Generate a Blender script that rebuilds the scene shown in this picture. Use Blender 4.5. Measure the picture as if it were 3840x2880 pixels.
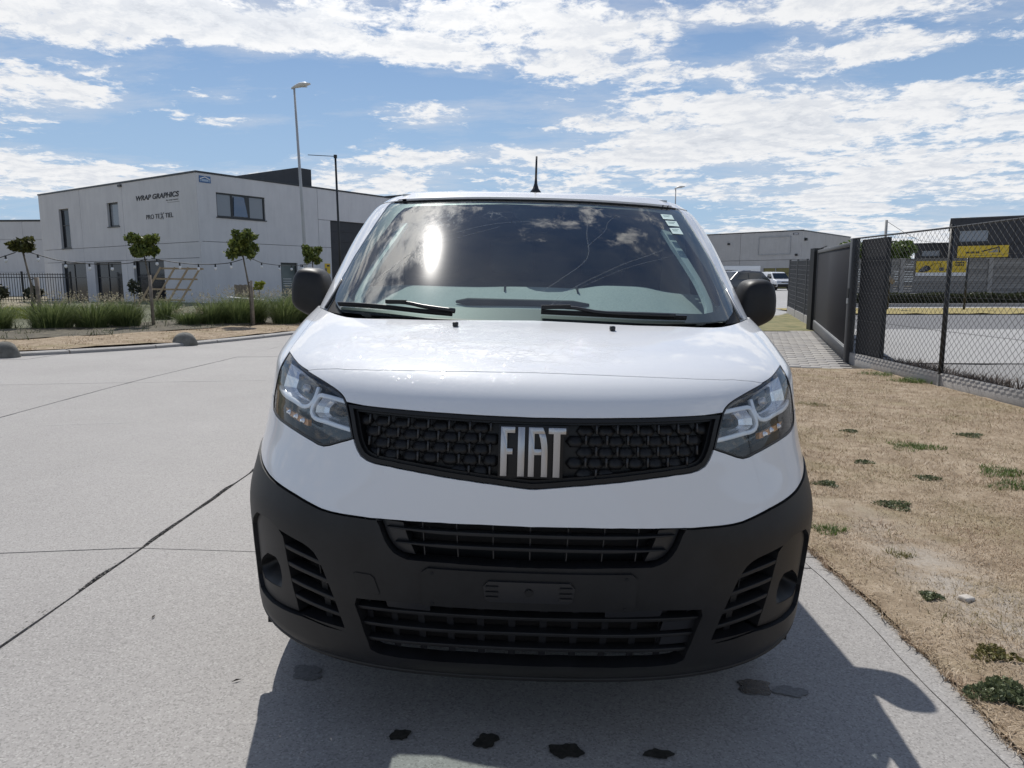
import bpy, bmesh, math, random
import numpy as np
from mathutils import Vector, Matrix
from mathutils.geometry import delaunay_2d_cdt
random.seed(7); RNG=np.random.default_rng(7)
for _o in list(bpy.data.objects): bpy.data.objects.remove(_o)
SC=bpy.context.scene; COL=SC.collection
# ---------------------------------------------------------------- camera
cam_d=bpy.data.cameras.new('camera'); cam=bpy.data.objects.new('camera',cam_d); COL.objects.link(cam)
cam_d.sensor_fit='HORIZONTAL'; cam_d.sensor_width=36; cam_d.lens=24.9656; cam_d.clip_start=.05; cam_d.clip_end=3000
CR=np.array([[0.99986248,-0.01658218,0.00024267],[0.01638021,0.98975973,0.14180042],[-0.00259155,-0.14177694,0.98989524]])
m=Matrix.Identity(4)
for i in range(3):
    m[i][0]=CR[i][0]; m[i][1]=CR[i][2]; m[i][2]=-CR[i][1]
m.translation=(0,0,1.43); cam.matrix_world=m
SC.camera=cam
# ---------------------------------------------------------------- sun, sky, exposure
SUN=Vector((-.150,.580,.800)).normalized()
sl=bpy.data.lights.new('sun','SUN'); sl.energy=4.1; sl.angle=math.radians(.53); sl.color=(1,.965,.91)
so=bpy.data.objects.new('sun',sl); COL.objects.link(so); so.rotation_euler=SUN.to_track_quat('Z','Y').to_euler(); so.location=(-6,22,32)
SC.view_settings.view_transform='Standard'; SC.view_settings.look='None'; SC.view_settings.gamma=1
SC.view_settings.use_curve_mapping=False; SC.view_settings.exposure=0.0
SC.cycles.max_bounces=8; SC.cycles.transparent_max_bounces=24; SC.cycles.sample_clamp_indirect=6
W=bpy.data.worlds.new('World'); SC.world=W; W.use_nodes=True
class NT:
    def __init__(s,t): s.t=t
    def n(s,ty,ins=None,**kw):
        nd=s.t.nodes.new(ty)
        for k,v in kw.items(): setattr(nd,k,v)
        for k,v in (ins or {}).items():
            if isinstance(v,bpy.types.NodeSocket): s.t.links.new(v,nd.inputs[k])
            else: nd.inputs[k].default_value=v
        return nd
    def m(s,op,a,b=0.0,c=0.0,clamp=False):
        nd=s.n('ShaderNodeMath',{0:a,1:b,2:c},operation=op); nd.use_clamp=clamp; return nd.outputs[0]
    def v(s,op,a,b=(0,0,0)):
        nd=s.n('ShaderNodeVectorMath',{0:a,1:b},operation=op); return nd.outputs['Value'] if op in('LENGTH','DOT_PRODUCT','DISTANCE') else nd.outputs[0]
    def vs(s,a,k):
        nd=s.n('ShaderNodeVectorMath',{0:a},operation='SCALE'); nd.inputs['Scale'].default_value=k; return nd.outputs[0]
    def noise(s,vec,scale,detail=4,rough=.5,dist=0.0,out=0):
        nd=s.n('ShaderNodeTexNoise',{'Scale':scale,'Detail':detail,'Roughness':rough,'Distortion':dist}); 
        if vec is not None: s.t.links.new(vec,nd.inputs['Vector'])
        return nd.outputs[out]
    def ramp(s,f,stops,interp='LINEAR'):
        nd=s.n('ShaderNodeValToRGB',{0:f}); cr=nd.color_ramp; cr.interpolation=interp
        while len(cr.elements)>1: cr.elements.remove(cr.elements[-1])
        cr.elements[0].position=stops[0][0]; cr.elements[0].color=tuple(stops[0][1])[:3]+(1,)
        for p,c in stops[1:]:
            e=cr.elements.new(p); e.color=tuple(c)[:3]+(1,)
        return nd.outputs[0]
    def mr(s,x,a,b,c=0.0,d=1.0,smooth=False):
        nd=s.n('ShaderNodeMapRange',{0:x,1:a,2:b,3:c,4:d}); nd.clamp=True
        if smooth: nd.interpolation_type='SMOOTHSTEP'
        return nd.outputs[0]
    def mix(s,f,a,b):
        nd=s.n('ShaderNodeMix',data_type='RGBA')
        for k,v in ((0,f),(6,a),(7,b)):
            if isinstance(v,bpy.types.NodeSocket): s.t.links.new(v,nd.inputs[k])
            else: nd.inputs[k].default_value=(tuple(v)+(1,))[:4] if k else v
        return nd.outputs[2]
def build_world():
    N=NT(W.node_tree); N.t.nodes.clear()
    sky=N.n('ShaderNodeTexSky',sky_type='NISHITA'); sky.sun_disc=False
    sky.sun_elevation=math.radians(53); sky.sun_rotation=math.radians(-14.5); sky.air_density=1.0; sky.dust_density=.12; sky.ozone_density=2.5
    d=N.n('ShaderNodeTexCoord').outputs['Generated']
    xyz=N.n('ShaderNodeSeparateXYZ',{0:d}); x,y,z=xyz.outputs
    zz=N.m('ADD',N.m('MAXIMUM',z,0.0),.11)
    px=N.m('DIVIDE',x,zz); py=N.m('DIVIDE',y,zz)
    P=N.n('ShaderNodeCombineXYZ',{0:px,1:py,2:0.37}).outputs[0]
    # cloud field and the same field shifted towards the sun (gives lit rims and grey bellies)
    def field(off):
        q=N.v('ADD',P,off)
        wq=N.v('ADD',q,N.vs(N.v('SUBTRACT',N.noise(q,2.6,4,.6,0,1),(.5,.5,.5)),.16))
        a=N.noise(N.v('MULTIPLY',wq,(1.0,1.1,1.0)),1.35,3,.5)
        b=N.noise(wq,3.7,12,.66)
        c=N.noise(wq,11.0,9,.70)
        return N.m('MULTIPLY_ADD',N.m('ADD',N.m('ADD',N.m('MULTIPLY',a,.30),N.m('MULTIPLY',b,.42)),N.m('MULTIPLY',c,.28)),1.30,-.148)
    f0=field((3.1,1.7,0)); f1=field((3.1-.015,1.7+.06,0))
    # broad layout of cloud banks and blue gaps in front (azimuth slope u, elevation slope w)
    u=N.m('DIVIDE',x,N.m('MAXIMUM',y,.05)); w=N.m('DIVIDE',z,N.m('SQRT',N.m('ADD',N.m('MULTIPLY',x,x),N.m('MULTIPLY',y,y))))
    front=N.mr(y,.25,.6)
    UW=N.n('ShaderNodeCombineXYZ',{0:u,1:w,2:0.0}).outputs[0]
    lobes=[(-.60,.310,.26,.042,.20),(-.38,.325,.20,.036,.17),(-.14,.350,.12,.014,.10),(-.66,.215,.12,.022,.13),(-.58,.215,.10,.016,.10),(-.427,.234,.050,.008,.15),(-.41,.202,.085,.011,.17),(-.31,.240,.06,.010,.10),
           (-.62,.125,.30,.026,.15),(-.20,.115,.40,.026,.16),(-.145,.222,.060,.020,.20),(-.08,.168,.16,.014,.13),(-.13,.295,.10,.022,.13),
           (.06,.310,.13,.060,.18),(.10,.225,.09,.022,.11),(.34,.335,.30,.022,.15),(.40,.275,.22,.018,.12),(.36,.200,.32,.038,.16),(.52,.125,.26,.050,.16),(.33,.050,.09,.020,.16),(.55,.055,.18,.020,.14),(.16,.16,.10,.02,.10),
           (-.36,.270,.20,.022,-.20),(-.30,.215,.30,.050,-.18),(-.52,.165,.24,.020,-.20),(.262,.300,.060,.018,-.24),(.57,.246,.15,.016,-.22),
           (-.02,.222,.060,.032,-.14),(.22,.090,.14,.014,-.20),(-.12,.258,.09,.014,-.18),(.62,.078,.10,.008,-.12),(-.03,.190,.12,.012,-.12)]
    tot=None
    for (lu,lw,ru,rw,am) in lobes:
        q=N.v('MULTIPLY',N.v('SUBTRACT',UW,(lu,lw,0)),(1/ru,1/rw,0))
        g=N.m('MULTIPLY',N.mr(N.v('LENGTH',q),0,1.7,1,0,True),am*.66)
        tot=g if tot is None else N.m('ADD',tot,g)
    bias=N.m('MULTIPLY',tot,front)
    ang=N.m('ADD',N.m('SUBTRACT',-.004,N.mr(z,.765,.84,0,.070)),N.m('MULTIPLY',N.mr(N.v('DISTANCE',d,(-.24,.58,.775)),.03,.24,1,0,True),.10))
    dens=N.m('ADD',N.m('ADD',f0,bias),ang)
    mask=N.mr(dens,.498,.592,0,1,True)
    veil=N.mr(N.m('ADD',N.noise(N.v('MULTIPLY',P,(1,2.0,1)),1.7,9,.66),bias),.42,.76,0,.62)
    lit=N.mr(N.m('SUBTRACT',f0,f1),-.05,.05,0,1)
    thick=N.mr(dens,.56,.80,0,1)
    sh=N.m('SUBTRACT',N.m('ADD',.72,N.m('MULTIPLY',lit,.36)),N.m('MULTIPLY',thick,.42))
    ccol=N.ramp(sh,[(.25,(6.0,6.4,7.2)),(.58,(8.9,9.3,10.0)),(.95,(11.2,11.3,11.5))])
    # clouds close to the sun scatter its light forward and glow
    prox=N.m('POWER',N.mr(N.v('DISTANCE',d,tuple(SUN)),.0,.75,1,0),2.0)
    ccol=N.v('MULTIPLY',ccol,N.n('ShaderNodeCombineXYZ',{i:N.m('ADD',1.0,N.m('MULTIPLY',prox,k)) for i,k in ((0,3.2),(1,3.1),(2,2.9))}).outputs[0])
    # paler, hazier blue low down
    hz=N.mr(z,-.02,.50,1,0,True)
    skyc=N.mix(N.m('MULTIPLY',hz,.88),N.v('MULTIPLY',sky.outputs[0],(.80,.92,1.05)),(5.0,6.9,9.3))
    c=N.mix(veil,skyc,(8.4,8.8,9.6)); c=N.mix(mask,c,ccol)
    c=N.mix(N.mr(z,.006,.035,1,0,True),c,(7.6,8.6,9.8)); c=N.mix(N.mr(z,-.02,.0,1,0),c,(2.0,2.0,2.0))
    bg=N.n('ShaderNodeBackground',{0:c,1:.080}); o=N.n('ShaderNodeOutputWorld'); N.t.links.new(bg.outputs[0],o.inputs[0])
build_world()
# ---------------------------------------------------------------- helpers
def link(o,parent=None):
    COL.objects.link(o)
    if parent is not None: o.parent=parent
    return o
def mesh_obj(name,verts,faces,mat,parent=None,smooth=False):
    me=bpy.data.meshes.new(name); me.from_pydata([tuple(map(float,v)) for v in verts],[],faces); me.update()
    if smooth:
        me.shade_smooth()
    if mat is not None: me.materials.append(mat)
    return link(bpy.data.objects.new(name,me),parent)
def tag(o,label=None,cat=None,group=None,kind=None):
    if label: o['label']=label
    if cat: o['category']=cat
    if group: o['group']=group
    if kind: o['kind']=kind
    return o
def thing(name,label,cat,loc=(0,0,0),rz=0,group=None):
    o=bpy.data.objects.new(name,None); o.empty_display_size=.2; link(o); o.location=loc; o.rotation_euler=(0,0,rz)
    return tag(o,label,cat,group)
def clone(o,parent=None):
    c=o.copy(); COL.objects.link(c)
    if parent is not None: c.parent=parent
    for ch in o.children: clone(ch,c)
    return c
class MB:
    def __init__(s): s.v=[]; s.f=[]
    def add(s,v,f):
        b=len(s.v); s.v+= [tuple(p) for p in v]; s.f+=[tuple(b+i for i in q) for q in f]; return s
    def box(s,c,d,M=None):
        x,y,z=[q/2 for q in d]; P=[Vector((a*x,b*y,e*z)) for a in(-1,1) for b in(-1,1) for e in(-1,1)]
        if M is not None: P=[M@p for p in P]
        P=[p+Vector(c) for p in P]
        return s.add(P,[(0,1,3,2),(4,6,7,5),(0,4,5,1),(2,3,7,6),(0,2,6,4),(1,5,7,3)])
    def b2(s,a,b):
        return s.box([(p+q)/2 for p,q in zip(a,b)],[abs(q-p) for p,q in zip(a,b)])
    def bar(s,a,b,w,h,up=(0,0,1)):
        a=Vector(a);b=Vector(b);d=(b-a);L=d.length
        if L<1e-6: return s
        d.normalize();u=Vector(up)
        if abs(d.dot(u))>.99: u=Vector((1,0,0))
        r=d.cross(u).normalized();u=r.cross(d)
        P=[p+r*i*w/2+u*j*h/2 for p in(a,b) for i,j in((-1,-1),(1,-1),(1,1),(-1,1))]
        return s.add(P,[(3,2,1,0),(4,5,6,7),(0,1,5,4),(1,2,6,5),(2,3,7,6),(3,0,4,7)])
    def tube(s,pts,rad,n=8,cap=True):
        pts=[Vector(p) for p in pts]; k=len(pts)
        rr=rad if hasattr(rad,'__len__') else [rad]*k
        b=len(s.v);prev=None
        for i,p in enumerate(pts):
            d=(pts[min(i+1,k-1)]-pts[max(i-1,0)]).normalized()
            if prev is None:
                u=Vector((0,0,1)) if abs(d.z)<.9 else Vector((1,0,0))
                r=d.cross(u).normalized()
            else: r=(prev-d*prev.dot(d)).normalized()
            prev=r;q=d.cross(r)
            for j in range(n):
                a=2*math.pi*j/n; s.v.append(tuple(p+(r*math.cos(a)+q*math.sin(a))*rr[i]))
        for i in range(k-1):
            for j in range(n):
                a=b+i*n+j;c=b+i*n+(j+1)%n; s.f.append((a,c,c+n,a+n))
        if cap:
            s.f.append(tuple(b+j for j in range(n))[::-1]); s.f.append(tuple(b+(k-1)*n+j for j in range(n)))
        return s
    def prism(s,poly,off):
        # polygon of 3d points extruded along vector
        off=Vector(off);n=len(poly);A=[Vector(p) for p in poly];B=[p+off for p in A]
        return s.add(A+B,[tuple(range(n)),tuple(range(2*n-1,n-1,-1))]+[(i,(i+1)%n+0,n+(i+1)%n,n+i)[::-1] for i in range(n)])
    def build(s,name,mat,parent=None,smooth=False,kind=None):
        o=mesh_obj(name,s.v,s.f,mat,parent,smooth)
        bm=bmesh.new();bm.from_mesh(o.data);bmesh.ops.recalc_face_normals(bm,faces=bm.faces);bm.to_mesh(o.data);bm.free()
        if kind: o['kind']=kind
        return o
def bevel(o,w,seg=2,ang=30):
    bm=bmesh.new();bm.from_mesh(o.data)
    ed=[e for e in bm.edges if len(e.link_faces)==2 and e.calc_face_angle(0)>math.radians(ang)]
    bmesh.ops.bevel(bm,geom=ed,offset=w,segments=seg,affect='EDGES',profile=.6,clamp_overlap=True)
    bm.to_mesh(o.data);bm.free();o.data.shade_smooth();return o
# terrain: the road falls to the right kerb and the ground climbs gently behind
def sm(a,b,x):
    t=np.clip((x-a)/(b-a),0,1);return t*t*(3-2*t)
def hgt(x,y):
    x=np.asarray(x,float);y=np.asarray(y,float)
    hx=np.where(x>0,-.17*np.tanh(x*.028/.17),.42*np.tanh(-x*.028/.42))
    return hx+np.interp(y,[12.5,20,28,45,75,120,400],[0,.17,.36,.62,.75,.8,.8])*sm(1.0,6.0,x)
def H(x,y): return float(hgt(x,y))
# ---------------------------------------------------------------- materials
def mat(name,base=(.5,.5,.5),rough=.6,metal=0,spec=.5,fn=None,**kw):
    m=bpy.data.materials.new(name); m.use_nodes=True; N=NT(m.node_tree); b=m.node_tree.nodes['Principled BSDF']
    b.inputs['Base Color'].default_value=tuple(base)+(1,); b.inputs['Roughness'].default_value=rough; b.inputs['Metallic'].default_value=metal
    b.inputs['Specular IOR Level'].default_value=spec
    for k,v in kw.items(): b.inputs[k.replace('_',' ')].default_value=v
    if fn: fn(N,b)
    return m
def bump(N,b,h,strength=.3,dist=.01):
    bn=N.n('ShaderNodeBump',{'Height':h,'Strength':strength,'Distance':dist}); N.t.links.new(bn.outputs[0],b.inputs['Normal'])
def setc(N,b,c): N.t.links.new(c,b.inputs['Base Color'])
def setr(N,b,c): N.t.links.new(c,b.inputs['Roughness'])
def wpos(N): return N.n('ShaderNodeNewGeometry').outputs['Position']
def opos(N): return N.n('ShaderNodeTexCoord').outputs['Object']
def rnd(N): return N.n('ShaderNodeObjectInfo').outputs['Random']
def sp(name,c0,c1,scale,rough=.7,bs=.2,bd=.004,detail=6,obj=False,vary=0.0,spec=.4):
    def fn(N,b):
        p=opos(N) if obj else wpos(N)
        f=N.noise(p,scale,detail,.6); c=N.ramp(f,[(.32,c0),(.68,c1)])
        if vary: c=N.mix(N.m('MULTIPLY',rnd(N),vary),c,tuple(q*.55 for q in c0))
        setc(N,b,c)
        if bs: bump(N,b,N.noise(p,scale*3.1,5,.6),bs,bd)
    return mat(name,c0,rough,0,spec,fn)
# ================================================================ the van
# body loft: v, Yc, Zc, W, Ye, Ze, p, q (front view rows from lip to cowl, then windscreen to roof)
def pchip(xs,ys,x):
    xs=np.asarray(xs,float);ys=np.asarray(ys,float);x=np.asarray(x,float)
    h=np.diff(xs);d=np.diff(ys)/h
    m=np.zeros_like(ys);m[0]=d[0];m[-1]=d[-1]
    for i in range(1,len(xs)-1):
        m[i]=0.5*(d[i-1]+d[i])
    i=np.clip(np.searchsorted(xs,x)-1,0,len(xs)-2)
    t=(x-xs[i])/h[i]
    return (2*t**3-3*t*t+1)*ys[i]+(t**3-2*t*t+t)*h[i]*m[i]+(-2*t**3+3*t*t)*ys[i+1]+(t**3-t*t)*h[i]*m[i+1]
LOW=np.array([
 (0.0,.140,.230,.965,.90,.310,4.0,2.4),
 (1.0,.080,.285,.980,.90,.350,3.8,2.4),
 (1.5,.062,.330,.984,.90,.390,3.6,2.4),
 (2.0,.045,.420,.986,.90,.465,3.4,2.5),
 (3.0,.015,.540,.988,.90,.575,3.2,2.6),
 (4.0,.000,.670,.988,.90,.710,3.1,2.7),
 (5.0,.000,.755,.968,.90,.820,2.9,2.6),
 (6.0,.000,.860,.950,.90,.920,2.65,2.45),
 (7.0,.005,.960,.937,.90,1.02,2.5,2.35),
 (8.0,.020,1.050,.932,.90,1.09,2.4,2.3),
 (9.0,.060,1.115,.932,.92,1.135,2.35,2.3),
 (10.,.140,1.160,.932,.96,1.165,2.4,2.2),
 (11.,.300,1.196,.935,1.03,1.200,2.6,2.05),
 (12.,.550,1.235,.942,1.15,1.240,3.1,1.9),
 (13.,.850,1.270,.955,1.36,1.285,4.0,1.75)])
UP=np.array([
 (0.0,.850,1.262,.957,1.40,1.280,4.0,1.75),
 (1.0,1.130,1.422,.945,1.64,1.430,4.3,1.75),
 (2.0,1.500,1.627,.912,1.88,1.622,4.6,1.75),
 (3.0,1.800,1.784,.868,2.08,1.768,5.0,1.75),
 (4.0,1.920,1.844,.835,2.20,1.822,5.0,1.75),
 (5.0,2.060,1.878,.790,2.34,1.866,5.0,1.75),
 (6.0,2.400,1.900,.720,2.60,1.893,5.0,1.75)])
def surfs(T,v,s):
    v=np.asarray(v,float);s=np.asarray(s,float);v,s=np.broadcast_arrays(v,s)
    Yc,Zc,W,Ye,Ze,p,q=[pchip(T[:,0],T[:,k],v) for k in range(1,8)]
    sc=np.clip(s,0,2);lo=np.zeros_like(sc);hi=np.full_like(sc,np.pi/2)
    for _ in range(34):
        m=(lo+hi)/2;g=np.sin(m)**(2/p)+1-np.cos(m)**(2/q)
        up=g<sc;lo=np.where(up,m,lo);hi=np.where(up,hi,m)
    ph=(lo+hi)/2
    xs=np.sin(ph)**(2/p);f=1-np.cos(ph)**(2/q)
    return np.stack([W*xs,Yc+(Ye-Yc)*f+np.maximum(s-2,0),Zc+(Ze-Zc)*xs**2],-1)
# panel outlines on the loft, (s across, v up)
TV={
'hl_top':[(1.326,9.98),(1.236,9.76),(1.163,9.54),(1.102,9.34),(1.047,9.20),(1.000,9.07),(0.956,8.96),(0.916,8.87),(0.879,8.78),(0.845,8.69),(0.812,8.59),(0.782,8.50),(0.754,8.40),(0.729,8.29),(0.708,8.15),(0.693,7.99)],
'hl_bot':[(1.326,9.98),(1.316,9.55),(1.321,9.11),(1.339,8.69),(1.360,8.28),(1.368,7.94),(1.377,7.63),(1.386,7.35),(1.381,7.11),(1.366,6.90),(1.332,6.74),(1.261,6.67),(1.178,6.64),(1.107,6.63),(1.046,6.61),(0.992,6.59),(0.942,6.56),(0.897,6.53),(0.855,6.50),(0.817,6.46),(0.779,6.46),(0.745,6.53),(0.715,6.62),(0.685,6.71),(0.657,6.79),(0.629,6.88)],
'gr_side':[(0.686,7.94),(0.672,7.69),(0.660,7.45),(0.649,7.22),(0.637,7.00),(0.623,6.79),(0.606,6.61),(0.584,6.45),(0.553,6.36),(0.520,6.32),(0.488,6.31),(0.457,6.31),(0.427,6.29),(0.398,6.28),(0.370,6.27),(0.342,6.25),(0.316,6.24),(0.290,6.22),(0.264,6.20),(0.240,6.19),(0.215,6.17),(0.191,6.16),(0.167,6.14),(0.144,6.12),(0.121,6.11),(0.098,6.09),(0.076,6.07),(0.054,6.05),(0.031,6.03),(0.009,6.01)],
'gr_top':[(0.686,7.94),(0.600,7.97),(0.522,7.99),(0.451,8.01),(0.385,8.02),(0.323,8.03),(0.264,8.04),(0.208,8.04),(0.155,8.04),(0.103,8.04),(0.054,8.04),(0.004,8.03)],
'bw':[(1.264,5.19),(1.235,5.04),(1.114,5.04),(1.024,5.00),(0.945,4.97),(0.877,4.94),(0.816,4.89),(0.761,4.84),(0.710,4.79),(0.662,4.78),(0.618,4.79),(0.575,4.81),(0.535,4.83),(0.497,4.84),(0.460,4.87),(0.425,4.89),(0.391,4.91),(0.357,4.92),(0.324,4.94),(0.293,4.95),(0.262,4.97),(0.232,4.97),(0.202,4.98),(0.172,4.99),(0.143,5.00),(0.115,5.00),(0.086,5.00),(0.058,5.00),(0.030,5.00),(0.002,4.99)],
'seam':[(0.989,9.08),(0.918,9.27),(0.851,9.39),(0.790,9.50),(0.730,9.53),(0.677,9.59),(0.626,9.64),(0.578,9.68),(0.533,9.73),(0.489,9.76),(0.447,9.79),(0.407,9.82),(0.368,9.85),(0.331,9.87),(0.295,9.89),(0.260,9.91),(0.226,9.93),(0.193,9.94),(0.160,9.95),(0.128,9.96),(0.097,9.97),(0.067,9.98),(0.037,9.98),(0.007,9.99)],
'ui':[(0.470,4.84),(0.454,4.65),(0.441,4.43),(0.428,4.22),(0.413,4.05),(0.396,3.92),(0.374,3.84),(0.352,3.79),(0.328,3.79),(0.305,3.79),(0.282,3.79),(0.259,3.79),(0.237,3.79),(0.215,3.79),(0.193,3.78),(0.171,3.78),(0.150,3.78),(0.129,3.77),(0.108,3.77),(0.087,3.77),(0.066,3.77),(0.045,3.77),(0.024,3.76),(0.003,3.77)],
'slat1L':[(0.410,4.67),(0.296,4.64),(0.125,4.66),(0.008,4.66)],
'slat2L':[(0.395,4.20),(0.291,4.17),(0.123,4.19),(0.009,4.18)],
'slat1R':[(0.407,4.63),(0.262,4.60),(0.095,4.62),(0.066,4.64)],
'slat2R':[(0.384,4.14),(0.261,4.14),(0.095,4.16),(0.065,4.18)],
'plate':[(-0.274,2.75),(-0.272,3.59),(-0.261,3.68),(0.235,3.66),(0.259,3.59),(0.267,2.75)],
'clip':[(-0.122,3.05),(-0.127,3.41),(-0.113,3.50),(0.103,3.50),(0.116,3.40),(0.114,3.04),(0.101,3.00),(-0.110,3.02)],
'tow':[(-0.544,3.31),(-0.533,3.36),(-0.478,3.36),(-0.463,3.29),(-0.445,2.94),(-0.451,2.88),(-0.507,2.88),(-0.522,2.96)],
'lg':[(0.006,2.77),(0.034,2.77),(0.062,2.77),(0.090,2.77),(0.119,2.77),(0.147,2.76),(0.176,2.75),(0.205,2.75),(0.235,2.74),(0.265,2.73),(0.295,2.73),(0.326,2.73),(0.357,2.73),(0.390,2.72),(0.424,2.71),(0.459,2.69),(0.495,2.67),(0.533,2.65),(0.540,2.46),(0.529,2.21),(0.518,2.00),(0.508,1.83),(0.496,1.69),(0.485,1.51),(0.457,1.43),(0.423,1.41),(0.390,1.40),(0.357,1.40),(0.325,1.41),(0.294,1.41),(0.264,1.40),(0.234,1.41),(0.204,1.42),(0.174,1.42),(0.145,1.42),(0.116,1.43),(0.087,1.43),(0.058,1.42),(0.029,1.42),(0.001,1.42)],
'lsA':[(-0.535,2.33),(-0.382,2.37),(-0.253,2.38),(-0.004,2.37),(0.247,2.37),(0.512,2.31)],
'lsB':[(-0.515,1.95),(-0.384,1.97),(-0.254,1.98),(-0.003,1.98),(0.251,1.95),(0.505,1.93)],
'lsC':[(-0.493,1.68),(-0.385,1.70),(-0.254,1.72),(-0.002,1.71),(0.207,1.70),(0.487,1.67)],
'fv':[(0.930,3.76),(0.884,3.76),(0.843,3.74),(0.804,3.72),(0.769,3.69),(0.740,3.64),(0.715,3.56),(0.698,3.45),(0.685,3.33),(0.674,3.20),(0.664,3.07),(0.654,2.92),(0.644,2.75),(0.635,2.58),(0.626,2.40),(0.618,2.23),(0.610,2.07),(0.601,1.94),(0.592,1.83),(0.589,1.75),(0.617,1.76),(0.647,1.76),(0.678,1.76),(0.710,1.77),(0.743,1.78),(0.780,1.78),(0.813,1.81),(0.840,1.87),(0.855,1.98),(0.866,2.12),(0.875,2.28),(0.882,2.47),(0.888,2.67),(0.894,2.86),(0.901,3.03),(0.906,3.19),(0.911,3.33),(0.916,3.48),(0.923,3.62),(0.930,3.76)],
'fs1':[(0.909,3.40),(0.784,3.35),(0.679,3.26)],
'fs2':[(0.892,3.00),(0.758,2.94),(0.650,2.84)],
'fs3':[(0.877,2.52),(0.740,2.44),(0.631,2.33)],
'fs4':[(0.853,2.08),(0.722,2.02),(0.604,1.96)],
'fog':[(1.103,2.89),(1.048,2.94),(1.006,2.96),(0.987,2.88),(0.972,2.78),(0.968,2.64),(0.964,2.50),(0.965,2.35),(0.969,2.20),(0.980,2.08),(1.028,2.03),(1.078,1.99),(1.134,1.95),(1.212,1.88),(1.243,1.92),(1.283,1.95),(1.283,2.07),(1.246,2.30),(1.173,2.62),(1.103,2.89)],
'frec':[(1.152,3.85),(1.070,3.90),(1.008,3.92),(0.955,3.92),(0.929,3.84),(0.927,3.70),(0.920,3.56),(0.914,3.42),(0.910,3.29),(0.905,3.14),(0.899,2.99),(0.893,2.83),(0.887,2.65),(0.881,2.46),(0.875,2.28),(0.866,2.12),(0.856,1.98),(0.842,1.88),(0.818,1.82),(0.802,1.78),(0.843,1.76),(0.888,1.74),(0.936,1.72),(0.988,1.70),(1.049,1.67),(1.111,1.66),(1.181,1.64),(1.248,1.64),(1.273,1.72),(1.298,1.81),(1.293,1.97),(1.298,2.13),(1.298,2.34),(1.293,2.57),(1.298,2.78),(1.299,2.97),(1.294,3.16),(1.284,3.34),(1.236,3.57),(1.152,3.85)],
'noz':[(-0.306,12.41),(0.297,12.41)],
'hi_up':[(1.268,9.39),(1.290,8.40),(1.314,7.73),(1.256,7.56),(1.153,7.48),(1.033,7.48),(0.960,7.48),(0.937,7.59),(0.912,7.94),(0.899,8.39),(0.981,8.78),(1.112,9.15)],
'hi_band':[(1.347,7.62),(1.251,7.49),(1.098,7.46),(0.979,7.42),(0.942,7.54),(0.916,7.81),(0.897,8.39)],
'hi_low':[(0.868,7.98),(0.828,8.04),(0.706,7.95),(0.684,7.70),(0.662,7.25),(0.672,7.18),(0.757,7.18),(0.870,7.23),(0.906,7.34),(0.906,7.60)],
'hi_loop':[(0.703,8.02),(0.837,8.06),(0.879,8.03),(0.905,7.74),(0.923,7.36),(0.905,7.20),(0.801,7.15),(0.656,7.10)],
'hi_ind':[(1.151,7.08),(0.962,7.05),(0.952,6.76),(1.058,6.80),(1.176,6.85)],
'rear':[(1.419,13.03),(1.204,12.84),(1.062,12.71),(0.957,12.63),(0.876,12.62),(0.806,12.64),(0.744,12.66),(0.688,12.69),(0.636,12.72),(0.587,12.74),(0.540,12.75),(0.497,12.76),(0.455,12.77),(0.415,12.78),(0.378,12.80),(0.341,12.82),(0.306,12.84),(0.271,12.86),(0.237,12.88),(0.203,12.90),(0.169,12.92),(0.135,12.94),(0.102,12.95),(0.068,12.97),(0.034,12.98),(0.001,12.99)],
'gl_side':[(1.133,0.09),(1.192,0.17),(1.261,0.26),(1.296,0.39),(1.311,0.54),(1.320,0.68),(1.319,0.81),(1.317,0.95),(1.313,1.07),(1.308,1.19),(1.304,1.30),(1.297,1.42),(1.287,1.53),(1.274,1.64),(1.263,1.76),(1.254,1.88),(1.247,2.02),(1.243,2.17),(1.242,2.33),(1.240,2.49),(1.239,2.67),(1.245,2.89),(1.263,3.20),(1.275,3.69)],
'gl_top':[(1.275,3.69),(0.999,3.61),(0.823,3.58),(0.692,3.59),(0.583,3.59),(0.490,3.64),(0.403,3.64),(0.322,3.69),(0.242,3.69),(0.162,3.68),(0.084,3.69),(0.005,3.70)],
'clear':[(0.340,0.34),(0.385,0.34),(0.431,0.33),(0.478,0.33),(0.529,0.32),(0.584,0.31),(0.642,0.30),(0.707,0.29),(0.778,0.28),(0.861,0.27),(0.962,0.31),(1.083,0.45),(1.129,0.70),(1.131,0.93),(1.123,1.15),(1.108,1.34),(1.080,1.52),(1.054,1.71),(1.029,1.92),(1.002,2.15),(0.986,2.42),(0.969,2.72),(0.921,3.02),(0.818,3.12),(0.720,3.15),(0.635,3.16),(0.558,3.17),(0.489,3.18),(0.424,3.21),(0.362,3.23),(0.302,3.26),(0.242,3.27),(0.183,3.30),(0.124,3.29),(0.064,3.28),(0.005,3.27)],
'stick1':[(0.853,2.95),(1.002,2.96),(0.996,2.73),(0.851,2.72)],
'stick2':[(0.863,2.66),(1.012,2.67),(1.010,2.47),(0.869,2.47)],
'stick3':[(0.866,2.39),(0.999,2.42),(1.006,2.21),(0.870,2.21)],
'wipL':[(-1.126,0.15),(-0.663,0.15),(-0.443,0.09),(-0.324,0.07)],
'wiparmL':[(-0.673,0.19),(-0.556,0.21),(-0.467,0.15),(-0.319,0.07)],
'wipR':[(0.064,0.18),(0.258,0.14),(0.454,0.10)],
'wiparmR':[(0.064,0.20),(0.148,0.23),(0.258,0.13),(0.377,0.07)],
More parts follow.
